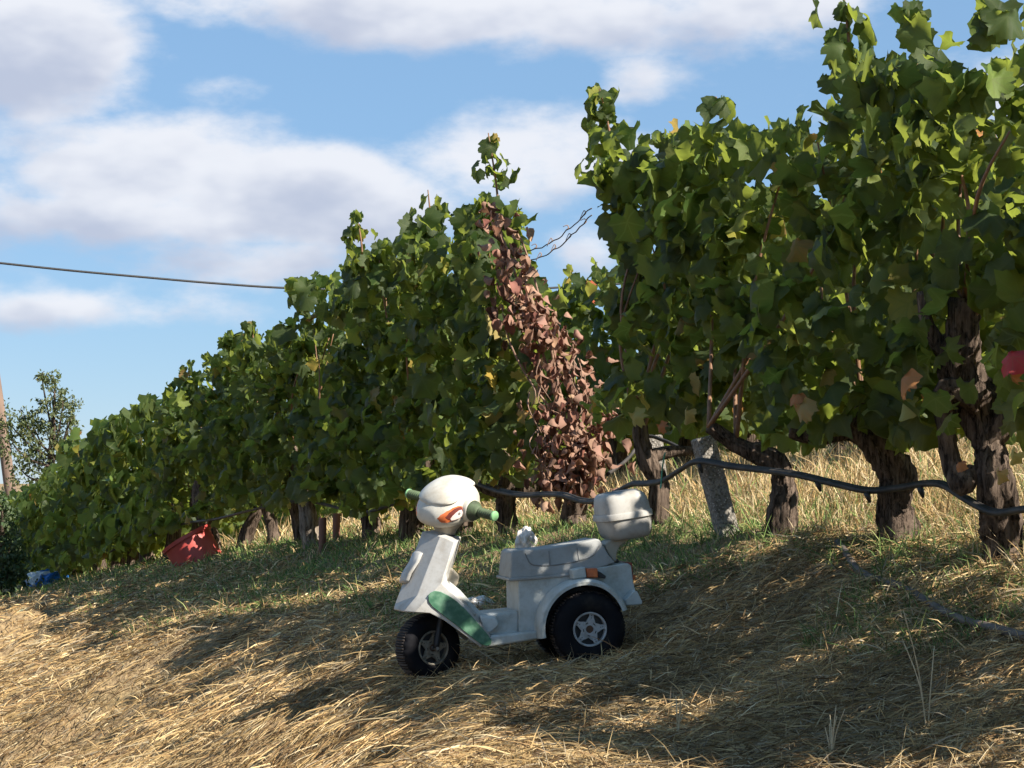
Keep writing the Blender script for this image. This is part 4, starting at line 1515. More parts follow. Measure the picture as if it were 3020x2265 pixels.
def prism(name, uv, y0, y1, mat, bev=.004, yref=None, wf=None, seg=3, parent=None, layers=1):
    """side outline (photo trace) extruded across the width; wf(v)->(scale of Y)"""
    yref = y0 if yref is None else yref
    prof = [L(u, v, yref) for u, v in uv]
    n = len(prof)
    V, Fc = [], []
    ys = [y0 + (y1 - y0) * k / layers for k in range(layers + 1)]
    for yy in ys:
        for p in prof:
            k = wf(p) if wf else 1
            V.append((p.x, yy * k, p.z))
    for j in range(layers):
        for i in range(n):
            i2 = (i + 1) % n
            Fc.append((j * n + i, j * n + i2, (j + 1) * n + i2, (j + 1) * n + i))
    Fc.append(tuple(range(n)))
    Fc.append(tuple(layers * n + i for i in range(n - 1, -1, -1)))
    # make outward normals consistent
    me = new_mesh(name, V, Fc)
    bm = bmesh.new(); bm.from_mesh(me); bmesh.ops.recalc_face_normals(bm, faces=bm.faces); bm.to_mesh(me); bm.free()
    o = link(name, me, mat, parent or sco, smooth_angle=35)
    if bev:
        bevel(o, bev, seg)
    return o


# rear body with wheel-arch notch
ARCH = [(1222, 1292), (1240, 1160), (1290, 1060), (1360, 975), (1450, 925), (1545, 905), (1650, 922), (1750, 985), (1815, 1060)]
body = prism('rear_body', [(1032, 868), (1430, 835), (1640, 790), (1780, 768), (1865, 757), (1893, 780), (1905, 900), (1925, 970), (1968, 1050), (1958, 1066), (1850, 1072)] + ARCH[::-1] + [(1040, 1292)],
             -.105, .105, M['shell'], .008)
# added box between the wheels, black for the shadow inside the arches
prism('arch_shade_box', [(1225, 1240), (1300, 1010), (1500, 915), (1700, 960), (1780, 1100), (1700, 1240), (1400, 1290)], -.085, .085, M['black'], .01)
# footwell tunnel and floor
prism('floor_tunnel', [(515, 880), (600, 950), (690, 1050), (760, 1122), (800, 1128), (1045, 1105), (1045, 1290), (830, 1320), (760, 1290), (640, 1190), (520, 1060)], -.092, .092, M['shell'], .012)
prism('floor_board', [(835, 1283), (1215, 1252), (1232, 1258), (1225, 1312), (1000, 1345), (790, 1375), (770, 1372), (760, 1340)], -.138, .138, M['shell'], .007)
# footrest hump on the floor
for sg in (1, -1):
    V = [L(742, 1135, -.10), L(860, 1140, -.10), L(882, 1185, -.10), L(875, 1210, -.10), L(805, 1262, -.10), L(760, 1215, -.10)]
    V2 = [Vector((v.x - .004, -.130 if i in (2, 3, 4) else -.124, v.z - .006)) for i, v in enumerate(V)]
    W = [Vector((v.x, v.y * sg, v.z)) for v in V + V2]
    n = 6
    Fc = [tuple(range(n)), tuple(range(2 * n - 1, n - 1, -1))] + [(i, (i + 1) % n, n + (i + 1) % n, n + i) for i in range(n)]
    me = new_mesh('foot_hump', W, Fc)
    bm = bmesh.new(); bm.from_mesh(me); bmesh.ops.recalc_face_normals(bm, faces=bm.faces); bm.to_mesh(me); bm.free()
    bevel(link('foot_hump', me, M['shell'], sco, smooth_angle=50), .010, 4)

# leg shield: faceted apron with beak
pn_ = {
    'T0': (-.303, 0, .456), 'T1': (-.252, -.058, .441), 'T2': (-.214, -.100, .424),
    'K2': tuple(L(580, 584, -.090)), 'KB': tuple(L(497, 825, -.122)),
    'B0': (-.392, 0, .221), 'B1': tuple(L(282, 982, -.112)), 'B2': tuple(L(462, 893, -.138)),
    'W0': (-.396, 0, .2055), 'W1': tuple(L(180, 1103, -.100)), 'W2': tuple(L(268, 1105, -.136)),
    'A1': tuple(L(375, 1113, -.138)), 'A2': tuple(L(482, 1168, -.138)), 'A3': tuple(L(605, 1258, -.138)), 'A4': tuple(L(752, 1372, -.138)),
    'U2': tuple(L(562, 985, -.138)), 'U3': tuple(L(700, 1132, -.138)), 'U4': tuple(L(832, 1286, -.138)),
    'I2': tuple(L(590, 985, -.088)), 'I3': tuple(L(720, 1132, -.088)), 'I1': tuple(L(500, 880, -.09)),
    'H0': (-.255, 0, .462), 'H2': tuple(L(600, 560, 0)), 'KC': tuple(L(520, 840, 0)),
}
fc_ = [('T0', 'T1', 'B1', 'B0'), ('T1', 'T2', 'B2', 'B1'), ('B0', 'B1', 'W1', 'W0'), ('B1', 'B2', 'W2', 'W1'), ('B2', 'A1', 'W2'), ('B2', 'U2', 'A2', 'A1'), ('U2', 'U3', 'A3', 'A2'), ('U3', 'U4', 'A4', 'A3'),
       ('T2', 'K2', 'KB', 'B2'), ('B2', 'KB', 'I1', 'U2'), ('I1', 'I2', 'U2'), ('I2', 'I3', 'U3', 'U2'), ('T0', 'H0', 'T1'), ('T1', 'H0', 'H2', 'K2', 'T2'), ('K2', 'H2', 'KC', 'KB'), ('KB', 'KC', 'I1')]
names = list(pn_)
V, Fc, ix = [], [], {}
for sg in (1, -1):
    for k in names:
        p = pn_[k]
        if sg == -1 and abs(p[1]) < 1e-6:
            ix[(k, -1)] = ix[(k, 1)]
            continue
        ix[(k, sg)] = len(V)
        V.append((p[0], p[1] * sg, p[2]))
for sg in (1, -1):
    for f in fc_:
        t = [ix[(k, sg)] for k in f]
        Fc.append(tuple(t if sg == 1 else t[::-1]))
me = new_mesh('leg_shield', V, Fc)
bm = bmesh.new(); bm.from_mesh(me); bmesh.ops.recalc_face_normals(bm, faces=bm.faces); bm.to_mesh(me); bm.free()
sh = link('leg_shield', me, M['apron'], sco, smooth_angle=9)
so_ = sh.modifiers.new('solid', 'SOLIDIFY'); so_.thickness = .007; so_.offset = -1
bevel(sh, .003, 2, 8)

# green side panels on the skirt
for sg in (1, -1):
    uv = [(362, 985), (378, 962), (410, 948), (455, 955), (515, 985), (560, 1015), (640, 1090), (735, 1195), (810, 1285), (832, 1320), (825, 1352), (795, 1362), (755, 1350), (690, 1300), (600, 1228), (480, 1135), (395, 1068), (366, 1030)]
    p = [L(u, v, -.138) for u, v in uv]
    n = len(p)
    y0, y1 = -.1385, -.1425
    V = [(q.x, y0 * sg, q.z) for q in p] + [(q.x, y1 * sg, q.z) for q in p]
    Fc = [tuple(range(n)), tuple(range(2 * n - 1, n - 1, -1))] + [(i, (i + 1) % n, n + (i + 1) % n, n + i) for i in range(n)]
    me = new_mesh('side_panel', V, Fc)
    bm = bmesh.new(); bm.from_mesh(me); bmesh.ops.recalc_face_normals(bm, faces=bm.faces); bm.to_mesh(me); bm.free()
    o = link('side_panel', me, M['green'], sco, smooth_angle=35)
    bevel(o, .0015, 2)
    o['label'] = 'worn green side panel'

# front badge plate
zt_, zb_ = .389, .292
sec = [(-.052, .012), (-.03, .002), (0, -.004), (.03, .002), (.052, .012)]
V, Fc = [], []
rows = [(zt_ + .004, -.324, .6), (zt_ - .004, -.331, .95), (zt_ - .03, -.342, 1), (zb_ + .03, -.366, .92), (zb_ + .006, -.374, .78), (zb_ - .003, -.372, .45)]
for (z, xx, wd) in rows:
    for (yy, dx) in sec:
        V.append((xx + dx, yy * wd, z))
for (z, xx, wd) in rows:
    for (yy, dx) in sec:
        V.append((xx + dx + .012, yy * wd, z))
nr, nc = len(rows), len(sec)
for i in range(nr - 1):
    for j in range(nc - 1):
        Fc.append((i * nc + j, i * nc + j + 1, (i + 1) * nc + j + 1, (i + 1) * nc + j))
        o_ = nr * nc
        Fc.append((o_ + i * nc + j, o_ + (i + 1) * nc + j, o_ + (i + 1) * nc + j + 1, o_ + i * nc + j + 1))
bd = [(0, j) for j in range(nc)] + [(i, nc - 1) for i in range(1, nr)] + [(nr - 1, j) for j in range(nc - 2, -1, -1)] + [(i, 0) for i in range(nr - 2, 0, -1)]
for k in range(len(bd)):
    a = bd[k][0] * nc + bd[k][1]; b = bd[(k + 1) % len(bd)][0] * nc + bd[(k + 1) % len(bd)][1]
    Fc.append((a, b, b + nr * nc, a + nr * nc))
me = new_mesh('front_plate', V, Fc)
bm = bmesh.new(); bm.from_mesh(me); bmesh.ops.recalc_face_normals(bm, faces=bm.faces); bm.to_mesh(me); bm.free()
bevel(link('front_plate', me, M['apron'], sco, smooth_angle=40), .004, 3, 40)

# steering column housing behind the shield
prism('knee_box', [(500, 770), (540, 792), (592, 850), (578, 918), (545, 945), (480, 900)], -.04, .04, M['neckp'], .008)

# seat
def seat_w(p):
    t = (p.z - .30) / .13
    return 1.0 - .22 * max(0, min(1, t)) ** 1.2


seat = prism('seat', [(972, 868), (985, 690), (992, 668), (1012, 655), (1100, 652), (1200, 647), (1290, 637), (1400, 620), (1500, 603), (1580, 585), (1632, 573), (1662, 578), (1690, 630), (1720, 688), (1776, 752), (1640, 798), (1430, 842)],
             -.106, .106, M['seatp'], .014, wf=seat_w, seg=4, layers=2)
prism('seat_lip', [(962, 862), (1200, 850), (1420, 831), (1440, 842), (1432, 853), (1200, 872), (968, 888), (958, 878)], -.111, .111, M['seatp'], .0035, parent=sco)


def seat_y(v):
    z = (1580 - v) / SC_
    return -.106 * (1.0 - .22 * max(0, min(1, (z - .30) / .13)) ** 1.2)


for ln_ in ([(1085, 680), (1100, 715), (1120, 750), (1160, 768), (1270, 771), (1400, 756), (1490, 737), (1570, 714), (1610, 685), (1632, 650), (1650, 622)], [(1262, 662), (1268, 710), (1272, 770)], [(1478, 640), (1486, 690), (1492, 736)]):
    pts = []
    for (u, v) in ln_:
        p = L(u, v, seat_y(v)); p.y -= .0002
        pts.append(p)
    link('seam', tube_mesh(pts, [.0021] * len(pts), 6, sub=4), M['groove'], seat)

# wheel arches
for sg in (1, -1):
    cu, cv = 1548, 1232
    V, Fc = [], []
    secs = [(-.100, .000, .0), (-.165, .000, .0), (-.182, -.002, 0), (-.190, -.010, 0), (-.190, -.020, 0), (-.184, -.020, 0), (-.178, -.013, 0), (-.165, -.010, 0), (-.100, -.010, 0)]
    A0, A1_, NA = math.radians(192), math.radians(24), 40
    for k in range(NA + 1):
        a = A0 + (A1_ - A0) * k / NA
        rr = .1575 - .012 * max(0, math.cos(a)) ** 2
        for (yy, dr, _) in secs:
            c0 = L(cu, cv, -.19)
            V.append((c0.x + math.cos(a) * (rr + dr), yy * sg, c0.z + math.sin(a) * (rr + dr)))
    ns = len(secs)
    for k in range(NA):
        for i in range(ns):
            i2 = (i + 1) % ns
            Fc.append((k * ns + i, k * ns + i2, (k + 1) * ns + i2, (k + 1) * ns + i))
    Fc.append(tuple(range(ns))); Fc.append(tuple(NA * ns + i for i in range(ns)))
    me = new_mesh('fender', V, Fc)
    bm = bmesh.new(); bm.from_mesh(me); bmesh.ops.recalc_face_normals(bm, faces=bm.faces); bm.to_mesh(me); bm.free()
    link('fender', me, M['shell'], sco, smooth_angle=45)
    # indicator bracket and lens
    ya, yb = -.100 * sg, -.150 * sg
    prism('lamp_bracket', [(1432, 800), (1535, 780), (1548, 860), (1440, 872)], ya, yb, M['shell'], .004, yref=-.15)
    lamp = prism('indicator_lamp', [(1542, 792), (1632, 790), (1636, 862), (1550, 860)], ya, -.146 * sg, M['orange'], .004, yref=-.15)
    prism('lamp_back', [(1633, 812), (1660, 822), (1700, 852), (1695, 872), (1636, 858)], ya, -.13 * sg, M['black'], .003, yref=-.14)
# rear skirt lip
prism('rear_skirt', [(1838, 1030), (1900, 960), (1930, 965), (1972, 1050), (1962, 1066), (1845, 1074)], -.150, .150, M['shell'], .008, yref=-.15)
prism('tail_lamp', [(1862, 752), (1900, 754), (1908, 870), (1893, 872), (1886, 790)], -.09, .09, M['redlamp'], .003)
prism('tail_reflector', [(1905, 850), (1932, 855), (1932, 888), (1908, 890)], -.05, .05, M['orange'], .002, yref=-.05)
prism('seat_latch', [(1783, 735), (1800, 732), (1812, 752), (1786, 766)], -.02, .02, M['black'], .002, yref=-.02)

# top case
def superell(a, b, n, p):
    out = []
    for k in range(n):
        t = 2 * math.pi * k / n
        c, s_ = math.cos(t), math.sin(t)
        out.append((a * math.copysign(abs(c) ** (2 / p), c), b * math.copysign(abs(s_) ** (2 / p), s_)))
    return out


case = empty('top_case', (0, 0, 0)); case.parent = sco
cc = L(1836, 390, 0)
case.location = cc
case.rotation_euler = (0, math.radians(-8.5), 0)


def loft(name, levels, mat, parent, n=48, p=4.5, capb=True, capt=True):
    V, Fc = [], []
    for (z, a, b, ox) in levels:
        for (x_, y_) in superell(a, b, n, p):
            V.append((x_ + ox, y_, z))
    for i in range(len(levels) - 1):
        for k in range(n):
            k2 = (k + 1) % n
            Fc.append((i * n + k, i * n + k2, (i + 1) * n + k2, (i + 1) * n + k))
    if capb: Fc.append(tuple(range(n - 1, -1, -1)))
    if capt: Fc.append(tuple((len(levels) - 1) * n + k for k in range(n)))
    return link(name, new_mesh(name, V, Fc), mat, parent, smooth_angle=40)


loft('case_lid', [(.006, .083, .110, 0), (.03, .081, .108, 0), (.050, .078, .103, -.001), (.062, .073, .097, -.003), (.070, .066, .09, -.005), (.0745, .056, .08, -.007), (.0755, .040, .06, -.008)], M['casep'], case, p=4)
loft('case_rim', [(-.014, .085, .112, 0), (-.012, .088, .115, 0), (.004, .088, .115, 0), (.008, .086, .113, 0)], M['casep'], case, p=4)
loft('case_base', [(-.081, .045, .07, .004), (-.079, .060, .085, .004), (-.072, .070, .095, .003), (-.055, .077, .102, .002), (-.03, .081, .106, .001), (-.012, .083, .108, 0)], M['casep'], case, p=4)
V = [(-.045, -.05, .0745), (.055, -.05, .0745), (.055, -.045, .0775), (-.045, -.045, .0775), (-.045, .05, .0745), (.055, .05, .0745), (.055, .045, .0775), (-.045, .045, .0775)]
link('handle_slot', new_mesh('handle_slot', [(-.045, -.062, .0752), (.05, -.062, .0752), (.05, -.05, .0775), (-.045, -.05, .0775), (-.045, .05, .0775), (.05, .05, .0775), (.05, .062, .0752), (-.045, .062, .0752)],
     [(0, 1, 2, 3), (3, 2, 5, 4), (4, 5, 6, 7), (0, 3, 4, 7), (1, 6, 5, 2), (0, 7, 6, 1)]), M['groove'], case, flat=True)
prism('case_bracket', [(1700, 622), (1715, 598), (1740, 585), (1745, 570), (1880, 552), (1884, 585), (1850, 602), (1815, 630), (1792, 668), (1783, 710), (1786, 750), (1760, 745), (1730, 700), (1702, 650)], -.045, .045, M['neckp'], .008, yref=-.045)

# ---- wheels
def wheel(center, yaw_rel, R, W, sg, rimmat, name='wheel', nut=False):
    """axis along local -Y (sg=1 faces the camera side)"""
    wh = empty(name, center); wh.parent = sco
    wh.rotation_euler = (math.radians(90), 0, 0)
    wh.rotation_euler = (Matrix.Rotation(yaw_rel, 3, 'Z') @ Matrix.Rotation(math.radians(90), 3, 'X')).to_euler()
    # local z = axis, +z faces -Y (camera) after the X rotation
    h = W / 2
    rr = .0545
    prof = [(rr - .006, h * .55), (rr, h * .86), (rr + .008, h * .98), (R * .68, h * 1.02), (R * .82, h * .97), (R * .91, h * .86), (R * .965, h * .70), (R * .985, h * .5), (R, h * .25), (R, -h * .25), (R * .985, -h * .5), (R * .965, -h * .70), (R * .91, -h * .86), (R * .8, -h), (R * .6, -h), (rr, -h * .8), (rr - .006, -h * .5)]
    V, Fc = lathe(prof, 96, wob=lambda i, k: (-.0042 if (k % 4) < 1 else 0) if 6 <= i <= 11 else ((-.003 if (k % 8) < 2 else 0) if i in (4, 5, 12) else 0))
    t = link('tyre', new_mesh('tyre', V, Fc), M['tyre'], wh, smooth_angle=35)
    # ribbed centre band
    prof = [(R - .004, h * .62), (R * .998, h * .56), (R + .0015, h * .2), (R + .0015, -h * .2), (R * .998, -h * .56), (R - .004, -h * .62)]
    V, Fc = lathe(prof, 144, wob=lambda i, k: -.004 if (k % 2) else 0)
    link('tread_band', new_mesh('tread_band', V, Fc), M['tread'], wh, flat=True)
    prof = [(rr - .006, h * .5), (rr - .0055, h * .88), (rr - .003, h * .93), (rr, h * .93), (rr + .002, h * .86)]
    V, Fc = lathe(prof, 64)
    link('rim', new_mesh('rim', V, Fc), rimmat, wh, smooth_angle=40)
    V, Fc = lathe([(0.0, h * .45), (rr - .004, h * .45)], 40)
    link('wheel_disc', new_mesh('wheel_disc', V, Fc), M['black'], wh, flat=True)
    zc = h * .80
    for k in range(5):
        a0 = math.radians(90 - 8 + 72 * k)
        ca, sa = math.cos(a0), math.sin(a0)
        o2 = [(.020, -.0165), (.030, -.0125), (.0385, -.0080), (.0470, -.0072), (.0500, -.0095), (.0500, .0095), (.0470, .0072), (.0385, .0080), (.030, .0125), (.020, .0165)]
        V = [(x_ * ca - y_ * sa, x_ * sa + y_ * ca, zc) for x_, y_ in o2] + [(x_ * ca - y_ * sa, x_ * sa + y_ * ca, zc - .006) for x_, y_ in o2]
        m = len(o2)
        Fc = [tuple(range(m)), tuple(range(2 * m - 1, m - 1, -1))] + [(i, m + i, m + (i + 1) % m, (i + 1) % m) for i in range(m)]
        sp = link('spoke', new_mesh('spoke', V, Fc), rimmat, wh, flat=True)
        for rr_ in (.0365, .0435):
            V, Fc = lathe([(0, 0), (.0017, 0)], 8)
            V = [(x_ + rr_ * ca, y_ + rr_ * sa, zc + .0004) for x_, y_, z_ in V]
            link('bolt_hole', new_mesh('bolt_hole', V, Fc), M['black'], wh, flat=True)
        am = a0 + math.radians(36)
        ca, sa = math.cos(am), math.sin(am)
        q = [(.0195, -.0045), (.0225, -.0045), (.0225, .0045), (.0195, .0045)]
        V = [(x_ * ca - y_ * sa, x_ * sa + y_ * ca, zc + .0015) for x_, y_ in q]
        link('slot', new_mesh('slot', V, [(0, 1, 2, 3)]), M['black'], wh, flat=True)
    V, Fc = lathe([(.012, zc - .004), (.0125, zc + .001), (.0265, zc + .001), (.0275, zc - .004)], 40)
    link('hub', new_mesh('hub', V, Fc), rimmat, wh, smooth_angle=40)
    V, Fc = lathe([(0, zc - .003), (.0125, zc - .003)], 24)
    link('hub_cap', new_mesh('hub_cap', V, Fc), M['rust'], wh, flat=True)
    if nut:
        V, Fc = lathe([(.0, zc + .03), (.006, zc + .03), (.0065, zc + .024), (.0065, zc - .004)], 6)
        link('axle_nut', new_mesh('axle_nut', V, Fc), M['steel'], wh, smooth_angle=30)
    return wh


RWC = L(1570, 1242, -.185)
wheel((RWC.x, -.140, RWC.z), 0, .122, .092, 1, M['rim'])
wheel((RWC.x, .140, RWC.z), math.pi, .122, .092, -1, M['rim'])
FST = math.radians(21)
fr_ = L(393, 1387, -.045)
nrm = Vector((math.sin(FST), -math.cos(FST), 0))
FWC = Vector((fr_.x, fr_.y, fr_.z)) - nrm * .035
FWC.y = FWC.y
wheel(tuple(FWC), FST, .108, .086, 1, M['rimdirty'], nut=True)
# fork legs
for sg in (1, -1):
    b0 = FWC + nrm * (.054 * sg)
    t0 = Vector((-.225, b0.y * .8, .27))
    link('fork_leg', tube_mesh([b0, b0.lerp(t0, .35) + Vector((-.004, 0, 0)), t0], [.010, .010, .011], 8, sub=3), M['black'], sco)

# ---- head (turned with the steering)
HYAW = math.radians(35)
hc = L(512, 298, 0)
Mh = Matrix.Translation(hc) @ Matrix.Rotation(HYAW, 4, 'Z') @ Matrix.Rotation(math.radians(10), 4, 'X') @ Matrix.Rotation(math.radians(-7), 4, 'Y')
# head frame: -X forward, Y across (-Y = camera side), Z up
HS = [  # forward s, half width, top, bottom
    (-.090, .030, .030, -.012), (-.084, .050, .048, -.028), (-.066, .072, .064, -.046), (-.036, .088, .072, -.058), (.0, .094, .070, -.066), (.038, .090, .056, -.070), (.070, .078, .034, -.070), (.090, .060, .010, -.064), (.102, .040, -.008, -.054), (.106, .018, -.022, -.044)]
NS = 36


def head_ring(s_, wv, t, b, grow=0):
    out = []
    for k in range(NS):
        th = 2 * math.pi * k / NS
        c, sn = math.cos(th), math.sin(th)
        p = 2.8
        yy = (wv + grow) * math.copysign(abs(c) ** (2 / p), c)
        mid = (t + b) / 2
        hh = (t - b) / 2 + grow
        zz = mid + hh * math.copysign(abs(sn) ** (2 / p), sn)
        if zz > mid:                      # shoulders slope inwards above the brow
            yy *= 1 - .28 * ((zz - mid) / hh) ** 2
        out.append(Vector((-s_, yy, zz)))
    return out


def cr(vals, t):
    n = len(vals)
    i = min(int(t), n - 2); f = t - i
    p0, p1, p2, p3 = (np.array(vals[max(i - 1, 0)]), np.array(vals[i]), np.array(vals[i + 1]), np.array(vals[min(i + 2, n - 1)]))
    return .5 * (2 * p1 + (p2 - p0) * f + (2 * p0 - 5 * p1 + 4 * p2 - p3) * f * f + (3 * p1 - p0 - 3 * p2 + p3) * f ** 3)


V, Fc = [], []
NL = 37
for j in range(NL):
    s_, wv, t, b = cr(HS, (len(HS) - 1) * j / (NL - 1))
    V += head_ring(s_, wv, t, b)
for j in range(NL - 1):
    for k in range(NS):
        k2 = (k + 1) % NS
        Fc.append((j * NS + k, (j + 1) * NS + k, (j + 1) * NS + k2, j * NS + k2))
Fc.append(tuple(range(NS))); Fc.append(tuple((NL - 1) * NS + k for k in range(NS - 1, -1, -1)))
Vh = [Mh @ v for v in V]
me = new_mesh('head_cowl', Vh, Fc)
bm = bmesh.new(); bm.from_mesh(me); bmesh.ops.recalc_face_normals(bm, faces=bm.faces); bm.to_mesh(me); bm.free()
head = link('head_cowl', me, M['headp'], sco, smooth_angle=60)
bvh = BVHTree.FromPolygons(V, [f for f in Fc])


# visor plate: a raised shell hugging the brow
def visor_surf(s_, a, grow):
    """s along the head, a angle from the top (radians)"""
    t_ = None
    ss = [h[0] for h in HS]
    tt = float(np.interp(s_, ss, range(len(HS))))
    sv, wv, t, b = cr(HS, tt)
    c, sn = math.sin(a), math.cos(a)
    p = 2.8
    mid = (t + b) / 2
    hh = (t - b) / 2 + grow
    yy = (wv + grow) * math.copysign(abs(c) ** (2 / p), c)
    zz = mid + hh * math.copysign(abs(sn) ** (2 / p), sn)
    if zz > mid:
        yy *= 1 - .28 * ((zz - mid) / hh) ** 2
    return Vector((-sv, yy, zz))


NU, NV_ = 26, 22
V, Fc = [], []
for gr in (.0125, -.002):
    for i in range(NU + 1):
        u = i / NU
        s_ = -.066 + u * .160
        wa = (.70 + .72 * u) * max(0, 1 - u ** 7) ** .5
        wa = max(wa, .05)
        for j in range(NV_ + 1):
            a = -wa + 2 * wa * j / NV_
            e = 1.0
            edge = min(j, NV_ - j) / 2.0
            gg = gr if gr < 0 else gr * (.72 if edge == 0 else 1) * (1 if u < .97 else .75)
            V.append(Mh @ visor_surf(s_, a, gg))
st = (NU + 1) * (NV_ + 1)
for i in range(NU):
    for j in range(NV_):
        a = i * (NV_ + 1) + j
        Fc.append((a, a + 1, a + NV_ + 2, a + NV_ + 1))
        Fc.append((st + a, st + a + NV_ + 1, st + a + NV_ + 2, st + a + 1))
for i in range(NU):
    for j in (0, NV_):
        a = i * (NV_ + 1) + j; b = a + NV_ + 1
        Fc.append((a, b, st + b, st + a) if j == 0 else (a, st + a, st + b, b))
for j in range(NV_):
    for i in (0, NU):
        a = i * (NV_ + 1) + j; b = a + 1
        Fc.append((a, st + a, st + b, b) if i == 0 else (a, b, st + b, st + a))
me = new_mesh('visor', V, Fc)
bm = bmesh.new(); bm.from_mesh(me); bmesh.ops.recalc_face_normals(bm, faces=bm.faces); bm.to_mesh(me); bm.free()
link('visor', me, M['headp'], head, smooth_angle=50)


def side_patch(poly, sg, off, thick, name, mat, parent):
    """polygon (forward, up) cast sideways onto the cowl: lens shells of the eyes"""
    n = len(poly)
    cxm = sum(p[0] for p in poly) / n; czm = sum(p[1] for p in poly) / n
    rings = [1.0, .94, .6, .25]
    V, Fc = [], []
    for q in rings:
        for (a, b) in poly:
            s_ = cxm + (a - cxm) * q; z_ = czm + (b - czm) * q
            hit = bvh.ray_cast(Vector((-s_, .3 * -sg, z_)), Vector((0, sg, 0)))
            y_ = hit[0].y if hit[0] else -.08 * sg
            o_ = -.0015 if q == 1.0 else off
            nn = Vector((0, -sg, 0))
            V.append(Mh @ (Vector((-s_, y_, z_)) + nn * o_))
    hit = bvh.ray_cast(Vector((-cxm, .3 * -sg, czm)), Vector((0, sg, 0)))
    V.append(Mh @ (Vector((-cxm, hit[0].y, czm)) + Vector((0, -sg, 0)) * off))
    for r_ in range(len(rings) - 1):
        for i in range(n):
            i2 = (i + 1) % n
            Fc.append((r_ * n + i, r_ * n + i2, (r_ + 1) * n + i2, (r_ + 1) * n + i))
    for i in range(n):
        Fc.append(((len(rings) - 1) * n + i, (len(rings) - 1) * n + (i + 1) % n, len(V) - 1))
    me = new_mesh(name, V, Fc)
    bm = bmesh.new(); bm.from_mesh(me); bmesh.ops.recalc_face_normals(bm, faces=bm.faces); bm.to_mesh(me); bm.free()
    return link(name, me, mat, parent, smooth_angle=40)


EYE = [(.078, -.040), (.083, -.031), (.076, -.019), (.062, -.006), (.044, .005), (.026, .011), (.014, .010), (.011, -.004), (.012, -.020), (.018, -.030), (.042, -.039), (.062, -.045), (.073, -.045)]
M['eyedark'] = simple('painted_brow_shade', (.16, .03, .02), (.09, .02, .015), rough=.5, scale=40)  # dark red painted in for the shading under the brow
EYD = [(.068, -.026), (.058, -.010), (.042, .002), (.026, .008), (.016, .008), (.0135, -.004), (.0145, -.020), (.024, -.028), (.045, -.033), (.060, -.034)]
EYW = [(.056, -.031), (.050, -.021), (.039, -.010), (.028, -.003), (.018, -.001), (.0145, -.009), (.0155, -.022), (.025, -.030), (.042, -.035), (.052, -.036)]
for sg in (1, -1):
    EYE_, EYD_, EYW_ = ([(a + .017, b) for a, b in q] for q in (EYE, EYD, EYW))
    e = side_patch(EYE_, sg, .0025, .002, 'eye_lamp', M['eyerim'], head)
    side_patch(EYD_, sg, .0036, .002, 'eye_brow_shade', M['eyedark'], head)
    side_patch(EYW_, sg, .0050, .002, 'eye_sticker', M['eyewhite'], head)
    side_patch([(.045 + .0040 * math.cos(t), -.013 + .0046 * math.sin(t)) for t in np.linspace(0, 6.283, 10)[:-1]], sg, .0062, .002, 'pupil', M['groove'], head)

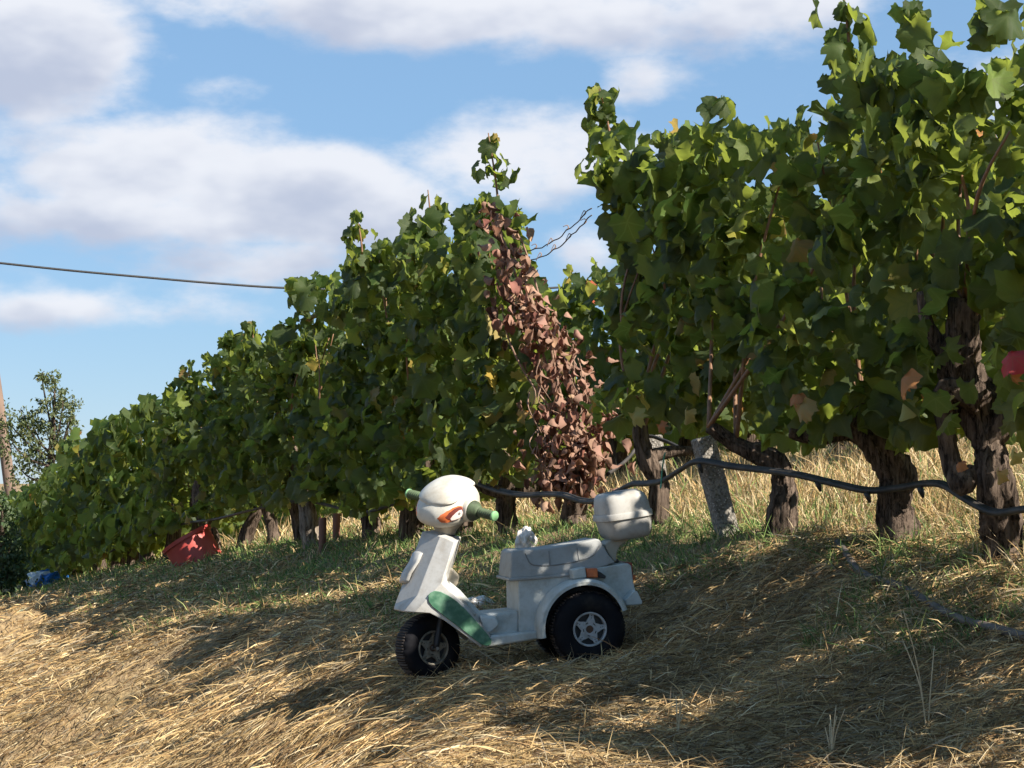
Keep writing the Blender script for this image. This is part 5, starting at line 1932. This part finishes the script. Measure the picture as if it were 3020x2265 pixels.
# handlebar bosses, collars and ribbed grips
for sg in (-1, 1):
    def hpt(y, s_=-.006, z_=-.008):
        return Mh @ Vector((-s_, y * sg, z_))
    link('bar_boss', tube_mesh([hpt(.055), hpt(.085), hpt(.100), hpt(.106)], [.040, .039, .037, .035], 28, sub=4), M['headp'], head)
    link('grip_collar', tube_mesh([hpt(.100), hpt(.110), hpt(.122), hpt(.134)], [.035, .033, .025, .0165], 28, sub=4), M['grip'], sco)
    nrib = 30
    ys = [.128 + .070 * k / nrib for k in range(nrib + 1)]
    g_ = link('grip', tube_mesh([hpt(a) for a in ys], [.0142 + .0019 * math.sin(k * 1.55) for k in range(nrib + 1)], 18), M['grip'], sco)
    link('end_cap', tube_mesh([hpt(.1975), hpt(.1995), hpt(.2040), hpt(.2065)], [.0155, .0168, .0165, .0140], 20), M['cap'], g_)

# neck
V, Fc = [], []
lev = [(L(472, 556, 0), .032, .030), (L(474, 536, 0), .033, .032), (L(484, 500, 0), .038, .038), (L(494, 468, 0), .046, .046), (L(500, 440, 0), .052, .052), (L(503, 405, 0), .054, .054)]
for (c, a, b) in lev:
    for k in range(28):
        t = 2 * math.pi * k / 28
        V.append((c.x + a * math.cos(t), c.y + b * math.sin(t), c.z + .008 * math.cos(t) * 0))
for i in range(len(lev) - 1):
    for k in range(28):
        k2 = (k + 1) % 28
        Fc.append((i * 28 + k, i * 28 + k2, (i + 1) * 28 + k2, (i + 1) * 28 + k))
Fc.append(tuple(range(27, -1, -1)))
link('neck', new_mesh('neck', V, Fc), M['neckp'], sco, smooth_angle=50)

rc = L(472, 548, 0)
V, Fc = lathe([(.020, -.006), (.0365, -.006), (.0365, .002), (.020, .002)], 28)
V = [(rc.x + a, rc.y + b, rc.z + c) for a, b, c in V]
link('neck_gap_shade', new_mesh('neck_gap_shade', V, Fc), M['black'], sco, smooth_angle=40)  # black ring stands in for the shaded gap below the neck
# stems leaning against the tyres
bx, by = [], []
for (wx_, wy_) in zip(_wx, _wy):
    aa = rng.random(420) * 6.283; rr_ = .05 + .13 * rng.random(420)
    bx.append(wx_ + np.cos(aa) * rr_ * 1.4); by.append(wy_ - .03 + np.sin(aa) * rr_ * .9)
bx, by = np.concatenate(bx), np.concatenate(by)
n = len(bx)
ang = rng.random(n) * 6.283
elv = .35 + 1.0 * rng.random(n)
dv = np.stack([np.cos(ang) * np.cos(elv), np.sin(ang) * np.cos(elv), np.sin(elv)], 1)
make_blades('stubble', np.stack([bx, by, gz(bx, by) - .004], 1), dv, rng.gamma(5, .012, n), .002 + .0014 * rng.random(n), .2 + .3 * rng.random(n),
            palette(n, GOLD[:5], [3, 3, 2, 2, 2]), M['straw'], 'dry stems standing around the scooter tyres', 'stubble')
